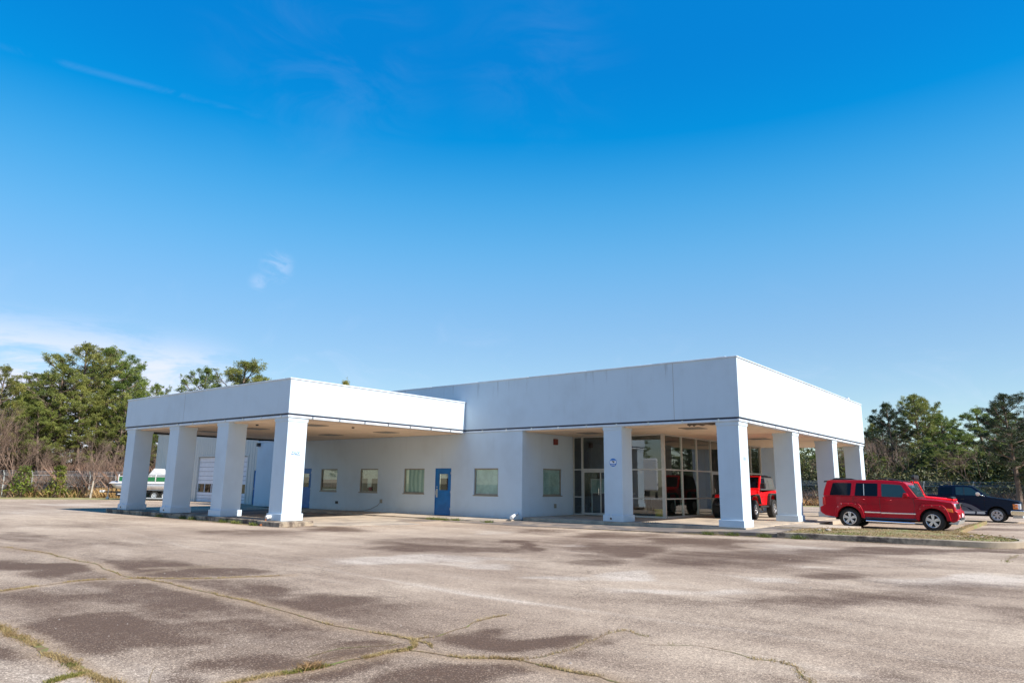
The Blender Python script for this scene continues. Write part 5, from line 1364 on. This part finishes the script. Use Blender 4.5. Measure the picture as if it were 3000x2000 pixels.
# bare trees and scrub
def bare(mb, p, d, L, r, depth, rng, spread=.55):
    d = d.normalized()
    q = p+d*L*.5+Vector(rng.normal(0, .03, 3))*L
    e = p+d*L+Vector(rng.normal(0, .05, 3))*L
    mb.tube([p, q, e], [r, r*.85, r*.68], 6 if depth > 3 else 3, False)
    if depth == 0: return
    for k in range(2 if rng.rand() < .45 else 3):
        ax = Vector(rng.normal(0, 1, 3)); ax = (ax-d*ax.dot(d)).normalized()
        nd = (d+ax*rng.uniform(.35, 1)*spread*1.6+Vector((0, 0, .28))).normalized()
        bare(mb, e if k < 2 else q, nd, L*rng.uniform(.62, .85), r*rng.uniform(.5, .68), depth-1, rng, spread)
def bare_tree(x, y, h, label, mt, seed, depth=6, spread=.5, group=None, upr=.55):
    rng = np.random.RandomState(seed)
    e = empty('bare_tree', (x, y, -.22), 0, label, 'bare tree', group)
    t = MB(); t.tube([(0, 0, -.05), (.03*h, 0, h*.14), (0, .02*h, h*.27)], [.018*h, .013*h, .011*h], 7, False)
    t.build('trunk', mt, e, smooth=True)
    c = MB()
    for k in range(3): bare(c, Vector((0, .02*h, h*.26)), Vector((math.cos(k*2.1+seed)*upr, math.sin(k*2.1+seed)*upr, 1)), h*.21, .0075*h, depth, rng, spread)
    for q in (.14, .18): bare(c, Vector((.025*h, 0, h*q)), Vector((rng.normal(), rng.normal(), .8)), h*.2, .005*h, depth-2, rng, spread)
    c.build('crown', 'brown_twig' if mt == 'pale_bark' else mt, e, fix=False)
    return e
bare_tree(-50.6, -.4, 5.0, 'small pale bare tree standing before the left woods by the fence', 'pale_bark', 3, 6, .30, None, .16)
bg_ = 'brown leafless trees of the left woods'
for k, (x, y, h) in enumerate([(-55.9, -6.6, 7.4), (-56.8, -5.2, 6.4), (-55.2, -7.8, 6.6), (-57.5, -8.2, 7.8), (-56.2, -6.0, 5.2), (-56.8, -7.2, 6.8), (-55.0, -4.6, 5.6), (-56.3, -4.0, 6.2)]):
    bare_tree(x, y, h, 'brown leafless tree at the left edge of the photograph', 'brown_twig', 20+k, 7, .42, bg_)
for k, (x, y, h) in enumerate([(-52.2, 2.4, 4.3), (-51.2, 3.4, 4.0), (-53.9, 1.2, 4.4), (-50.2, 4.8, 4.2), (-54.5, -1.8, 4.2), (-52.6, .4, 3.6), (-55.4, -.2, 4.8), (-54.4, 2.6, 5.0), (-55.2, -2.9, 4.6), (-53.4, 3.6, 4.8), (-49.6, 6.4, 4.4)]):
    bare_tree(x, y, h, 'brown leafless shrubby tree in the thicket left of the boat', 'brown_twig', 30+k, 6, .5, bg_)
bg_ = 'leafless trees at the back of the lot'
for k, (x, y, h) in enumerate([(-6.8, 43.5, 5.6), (-4.6, 42.4, 6.4), (-3.4, 44.5, 6.6), (-1.4, 43.6, 5.0), (3.6, 41.8, 5.2), (-9, 43, 4.5)]):
    bare_tree(x, y, h, 'grey brown leafless tree between the pines behind the back fence', 'brown_twig', 50+k, 6, .5, bg_)
def shrub(x, y, h, r_, label, seed, mt='bush_leaves'):
    rng = np.random.RandomState(seed)
    e = empty('shrub', (x, y, -.2), 0, label, 'shrub')
    s = MB()
    for k in range(7):
        a = rng.uniform(0, 6.28); s.tube([(0, 0, 0), (math.cos(a)*r_*.4, math.sin(a)*r_*.4, h*.5), (math.cos(a)*r_*.6, math.sin(a)*r_*.6, h*rng.uniform(.7, .95))], [.025, .015, .006], 4, False)
    s.build('stem', 'brown_twig', e)
    n = 650
    th = rng.uniform(0, 6.28, n); zz = rng.uniform(.12, 1, n); rr = np.sqrt(rng.rand(n))*r_*(1.1-zz*.75)
    P = np.stack([np.cos(th)*rr, np.sin(th)*rr, zz*h], 1)
    P += .14*np.sin(P*3.1+seed)
    dv = rng.normal(0, 1, (n, 3)); dv /= np.linalg.norm(dv, axis=1, keepdims=True)
    sv = np.cross(dv, rng.normal(0, 1, (n, 3))); sv /= np.linalg.norm(sv, axis=1, keepdims=True)
    V = np.stack([P-sv*.03, P+sv*.03, P+dv*.17+sv*.025, P+dv*.17-sv*.025], 1).reshape(-1, 3)
    raw('leaves', V, np.arange(len(V)).reshape(-1, 4), mt, parent=e)
for k, (x, y) in enumerate([(-57.0, -3.9), (-58.2, -6.8), (-56.6, .6), (-57.6, 2.2), (-55.8, 3.2)]):
    plant_pine(3, x, y, 7.8+k % 3*.7, 'pine with a long bare trunk in the front of the left woods', g1, .95, k+200)
shrub(-54.3, -4.0, 2.3, 1.0, 'bright yellow green shrub behind the fence, the left one of two', 1)
shrub(-53.0, -2.0, 2.5, .95, 'bright yellow green shrub behind the fence, nearer the pale bare tree', 2)

def blades(name, pts, mt, hmin, hmax, wd, label, cat=None, seed=0, lean=.5, mi=None):
    """pts (n,3); each point grows one narrow blade; all of it one 'stuff' object"""
    rng = np.random.RandomState(seed)
    n = len(pts); P = np.asarray(pts, float)
    h = rng.uniform(hmin, hmax, (n, 1)); a = rng.uniform(0, 6.28, n)
    s = np.stack([np.cos(a), np.sin(a), np.zeros(n)], 1)
    l = rng.normal(0, lean, (n, 3)); l[:, 2] = 1; l /= np.linalg.norm(l, axis=1, keepdims=True)
    V = np.stack([P-s*wd*.5, P+s*wd*.5, P+l*h*.6+s*wd*.35, P+l*h*1. + np.stack([l[:, 0], l[:, 1], np.zeros(n)], 1)*h*.3], 1).reshape(-1, 3)
    o = raw(name, V, np.arange(4*n).reshape(-1, 4), mt, mi)
    return tag(o, label, cat, kind='stuff')
# scrub under the left woods: twigs, dry stalks, brown leaves
rng = np.random.RandomState(9)
def along(pts, n, spread, z=-.2, rng=rng):
    P = np.array(pts, float); seg = rng.randint(0, len(P)-1, n); t = rng.rand(n, 1)
    q = P[seg]*(1-t)+P[seg+1]*t+rng.normal(0, 1, (n, 2))*spread
    return np.concatenate([q, np.full((n, 1), z)], 1)
FL = [(-62.5, -12.2), (-57.2, -6.7), (-54.4, -3.3), (-52.1, .0), (-49.5, 2.9), (-46.9, 6.0), (-44.5, 9.2)]
off = np.array([-1.4, 1.0])
back = [tuple(np.array(p)+off*1.4) for p in FL]
blades('undergrowth', along(back, 60000, .9), 'scrub_brown', .4, 2.0, .014, 'brown twiggy undergrowth filling the foot of the left woods', 'undergrowth', 1, .35)
back2 = [tuple(np.array(p)+off*3.4) for p in FL]
blades('undergrowth', along(back2, 50000, 1.6), 'scrub_brown', .8, 3.2, .016, 'tall brown thicket between the trunks of the left woods', 'undergrowth', 2, .3)
blades('dry_grass', along([tuple(np.array(p)+off*.15) for p in FL], 9000, .3), 'dry_grass', .25, .8, .02, 'orange dry grass along the left fence', 'dry grass', 3, .3)
blades('dry_grass', along([(-51.2, .6), (-49.9, 2.0)], 3500, .35), 'dry_grass', .4, .95, .02, 'thick orange dry grass tufts between fence posts near the boat hitch', 'dry grass', 13, .3)
blades('weeds', along([tuple(np.array(p)+off*.3) for p in FL[:4]], 4000, .35), 'weed_green', .2, 1.0, .03, 'green weeds mixed in the dry grass at the left fence', 'weeds', 4, .35)
FR = [(-22, 39.9), (-9, 39), (.6, 38.3), (10, 37.7)]
blades('dry_grass', along([(x, y-.4) for x, y in FR], 9000, .35), 'dry_grass', .25, .75, .02, 'pale dry grass along the back fence', 'dry grass', 5, .3)
blades('undergrowth', along([(x, y+2.4) for x, y in FR], 45000, 1.2), 'scrub_brown', .4, 1.5, .014, 'brown undergrowth behind the back fence', 'undergrowth', 6, .35)

def thicket(name, pts, n, spread, hmax, mt, label, seed, size=.13):
    # ragged leafy mass: small faces through the volume, its height rising and falling along the path
    rng = np.random.RandomState(seed)
    q = along(pts, n, spread, 0, rng)
    hh = hmax*(.35+.9*vnoise(q[:, 0], q[:, 1], seed, .45)*(.6+.5*vnoise(q[:, 0], q[:, 1], seed+1, 1.3)))
    q[:, 2] = -.2+hh*rng.rand(n)**.7
    dv = rng.normal(0, 1, (n, 3)); dv /= np.linalg.norm(dv, axis=1, keepdims=True)
    sv = np.cross(dv, rng.normal(0, 1, (n, 3))); sv /= np.linalg.norm(sv, axis=1, keepdims=True)
    L = rng.uniform(.6, 1.4, (n, 1))*size
    V = np.stack([q-sv*.25*L, q+sv*.25*L, q+dv*L+sv*.12*L, q+dv*L-sv*.12*L], 1).reshape(-1, 3)
    tag(raw(name, V, np.arange(4*n).reshape(-1, 4), mt), label, 'undergrowth', kind='stuff')
thicket('undergrowth', [(x, y+4.5) for x, y in FR]+[(30, 40)], 60000, 1.5, 3.0, 'young_growth', 'low green thicket between the trunks behind the back fence', 26, .16)
thicket('undergrowth', [(x, y+8) for x, y in FR]+[(30, 43)], 90000, 2.4, 4.6, 'young_growth', 'dark green mass of young growth deep behind the back fence', 27, .2)
back3 = [tuple(np.array(p)+off*6.5) for p in FL]
thicket('undergrowth', back3, 90000, 2.2, 4.8, 'young_growth', 'dark green mass of young growth deep in the left woods', 28, .2)

# ------------------------------------------------------------------ weeds in the cracks
def strip_mesh():
    m = MB(); r_ = random.Random(3)
    for k, wd in (('A', .012), ('B', .014), ('C', .042), ('D', .018), ('E', .012), ('F', .010), ('G2', .004), ('H', .018), ('I', .010), ('J', .006), ('K', .022), ('L', .006), ('N', .006), ('Q', .008), ('P', .012)):
        pts = LINES[k]
        fine = []
        for (a, b) in zip(pts[:-1], pts[1:]):
            n = 1
            for i in range(n): fine.append((a[0]+(b[0]-a[0])*i/n, a[1]+(b[1]-a[1])*i/n))
        V = []
        for i, p in enumerate(fine):
            a, b = fine[max(0, i-1)], fine[min(len(fine)-1, i+1)]
            t = Vector((b[0]-a[0], b[1]-a[1])).normalized()
            w_ = wd*r_.uniform(.45, 1.25)
            V += [(p[0]-t.y*w_, p[1]+t.x*w_, AZ0+.004), (p[0]+t.y*w_, p[1]-t.x*w_, AZ0+.004)]
        m.add(V, [(2*i, 2*i+1, 2*i+3, 2*i+2) for i in range(len(fine)-1)])
    tag(m.build('crack_soil', 'crack_soil', fix=False), 'brown soil and moss filling the winding cracks in the asphalt', 'soil', kind='stuff')
strip_mesh()
gp, dp = [], []
for k, n, sp, g in (('A', 2400, .014, .22), ('B', 2200, .022, .22), ('C', 4600, .036, .18), ('D', 2800, .02, .18), ('E', 2000, .016, .25), ('F', 450, .016, .35), ('G2', 260, .02, .1), ('H', 500, .018, .5), ('I', 250, .01, .4), ('K', 900, .025, .4), ('J', 500, .03, .2), ('P', 300, .05, .8)):
    q = along(LINES[k], n, sp, AZ0+.003)
    # patchy: keep where a slow wave is high
    wv = vnoise(q[:, 0], q[:, 1], 11, 2.2)
    q = q[wv > (.44 if k in 'ABEF' else .32)]
    msk = vnoise(q[:, 0], q[:, 1], 12, 1.3) > (1-g)
    gp.append(q[msk]); dp.append(q[~msk])
# kerb-side weeds
for pts, n, sp, g in (([(-22, -9.5), (-16, -9.55), (-12.7, -9.7)], 2600, .05, .75), ([(-13, -2.05), (-9.4, -1.95)], 2200, .05, .7), ([(-8.9, -2.5), (-4.0, -2.45), (-1, -2.0)], 700, .05, .5), ([(-.4, -1.75), (.8, -1.35), (3.2, -1.16)], 2600, .06, .55), ([(3.2, -1.2), (8.0, -.75)], 900, .06, .5), ([(.9, 1.3), (2.1, 2.4)], 700, .16, .4), ([(-11.4, -9.5), (-10.6, -8.4)], 500, .12, .2)):
    q = along(pts, n, sp, AZ0)
    if pts[0][0] == .9: q[:, 2] = -.045
    q = q[vnoise(q[:, 0], q[:, 1], 14, 1.7) > .42]
    msk = rng.rand(len(q)) < g
    gp.append(q[msk]); dp.append(q[~msk])
blades('weeds', np.concatenate(gp), 'weed_green', .008, .038, .006, 'small green weeds growing in the cracks and along the kerbs', 'weeds', 7, .6)
blades('dry_weeds', np.concatenate(dp), 'weed_dry', .008, .036, .006, 'dry straw coloured weeds in the cracks and along the kerbs', 'weeds', 8, .6)
# a dry tuft on the crack and the tall lone stalk at the bottom edge
q = along([(4.62, -20.05), (4.66, -19.85)], 260, .03, AZ0); blades('dry_tuft', q, 'weed_dry', .03, .09, .005, 'straw tuft on the crack near the bottom centre', 'grass tuft', 15, .8)
m = MB(); m.tube([(4.13, -21.05, AZ0), (4.14, -21.05, -.10), (4.15, -21.04, -.055), (4.17, -21.03, -.02)], [.003, .0025, .002, .001], 5)
m.tube([(4.13, -21.05, AZ0), (4.12, -21.05, -.13), (4.11, -21.05, -.11)], [.003, .002, .001], 5)
solo(m, 'grass_stalk', 'weed_dry', 'lone tall dry grass stalk at the bottom left edge', 'grass stalk')
# kerb weeds taller clumps
cl_ = [(-18.3, -9.5), (-17.6, -9.52), (-20.3, -9.48), (-15.2, -9.55), (-14.3, -9.6), (-12.9, -9.72), (-11.9, -2.08), (-11.5, -2.06), (-11.1, -2.05), (-10.5, -2.0), (.2, -1.62), (.9, -1.42), (1.9, -1.33), (2.9, -1.25), (-8.7, -2.1)]
q = np.concatenate([along([(x, y), (x+.35, y)], 120, .05, AZ0) for x, y in cl_])
blades('weeds', q, 'weed_green', .05, .17, .012, 'taller green weed clumps growing against the kerbs', 'weeds', 16, .5)
# turf on the island
def inside(P, poly):
    x, y = P[:, 0], P[:, 1]; c = np.zeros(len(P), bool); j = len(poly)-1
    for i in range(len(poly)):
        xi, yi = poly[i]; xj, yj = poly[j]
        c ^= ((yi > y) != (yj > y)) & (x < (xj-xi)*(y-yi)/(yj-yi+1e-12)+xi)
        j = i
    return c
P = np.stack([rng.uniform(2.2, 9.1, 60000), rng.uniform(-1.2, 15, 60000)], 1)
P = P[inside(P, ISL)]
mz = np.clip(1-np.hypot((P[:, 0]-5.3)/3., (P[:, 1]-1.0)/2.2), 0, 1)
P = np.concatenate([P, (-.034+.10*np.sqrt(mz))[:, None]], 1)
gm = vnoise(P[:, 0], P[:, 1], 21, 1.6)+.25*rng.rand(len(P)) > .82
blades('dry_turf', P[~gm], 'weed_dry', .02, .06, .012, 'worn straw coloured turf covering the kerbed island', 'turf', 9, .8)
blades('green_turf', P[gm], 'weed_green', .02, .06, .012, 'patches of green grass in the island turf', 'turf', 10, .7)
# litter of stones and leaves on the island
ls = [(4.0, 1.2, .08), (4.35, 1.35, .07), (3.5, .4, .14), (3.2, .55, .08), (5.6, .35, .10), (5.45, .5, .08), (7.3, .9, .09), (7.55, 1.0, .08), (7.0, .6, .07), (5.2, 1.9, .07), (6.4, 2.0, .06)]
for k, (x, y, r_) in enumerate(ls):
    r_ *= .75
    rg = random.Random(k)
    bm = bmesh.new(); bmesh.ops.create_icosphere(bm, subdivisions=2, radius=r_)
    for v in bm.verts: v.co *= rg.uniform(.75, 1.2); v.co.z *= .55
    me = bpy.data.meshes.new('stone'); bm.to_mesh(me); bm.free(); me.materials.append(MT['stone'])
    o = bpy.data.objects.new('stone', me); COL.objects.link(o); o.location = (x, y, .03)
    tag(o, 'pale broken stone lying on the island turf', 'stone', 'stones on the kerbed island')
n = 420
P = np.stack([rng.uniform(2.6, 8.4, n), rng.uniform(-.7, 2.6, n)], 1); P = P[inside(P, ISL)]
V = []
for x, y in P:
    a = rng.uniform(0, 6.28); s = rng.uniform(.02, .05); z = .02+rng.uniform(0, .04)
    V += [(x+math.cos(a)*s, y+math.sin(a)*s, z), (x-math.sin(a)*s*.5, y+math.cos(a)*s*.5, z+s*.5), (x-math.cos(a)*s, y-math.sin(a)*s, z), (x+math.sin(a)*s*.5, y-math.cos(a)*s*.5, z+s*.2)]
tag(raw('fallen_leaves', V, np.arange(len(V)).reshape(-1, 4), 'dry_leaf'), 'dry fallen leaves scattered on the kerbed island', 'leaves', kind='stuff')
q = along([(-3.0, .35), (-2.4, .55)], 60, .06, .003)
blades('leaf_litter', q, 'dry_leaf', .03, .10, .03, 'little heap of dry leaves beside the middle porch column', 'leaves', 17, 1.6)
# pebbles on the asphalt
n = 900
V = []; F = []
P = np.stack([rng.uniform(-12, 9, n), rng.uniform(-22, -2.5, n)], 1)
for x, y in P:
    s = abs(rng.normal(0, .006))+.004; k = len(V)
    V += [(x+s, y, AZ0), (x-s*.5, y+s*.8, AZ0), (x-s*.5, y-s*.8, AZ0), (x, y, AZ0+s)]
    F += [(k, k+1, k+3), (k+1, k+2, k+3), (k+2, k, k+3)]
tag(raw('grit', V, F, 'stone'), 'loose grit scattered over the asphalt', 'grit', kind='stuff')
# remove pines never planted
for e, used in PROTO:
    if not used:
        for ch in list(e.children): bpy.data.objects.remove(ch)
        bpy.data.objects.remove(e)
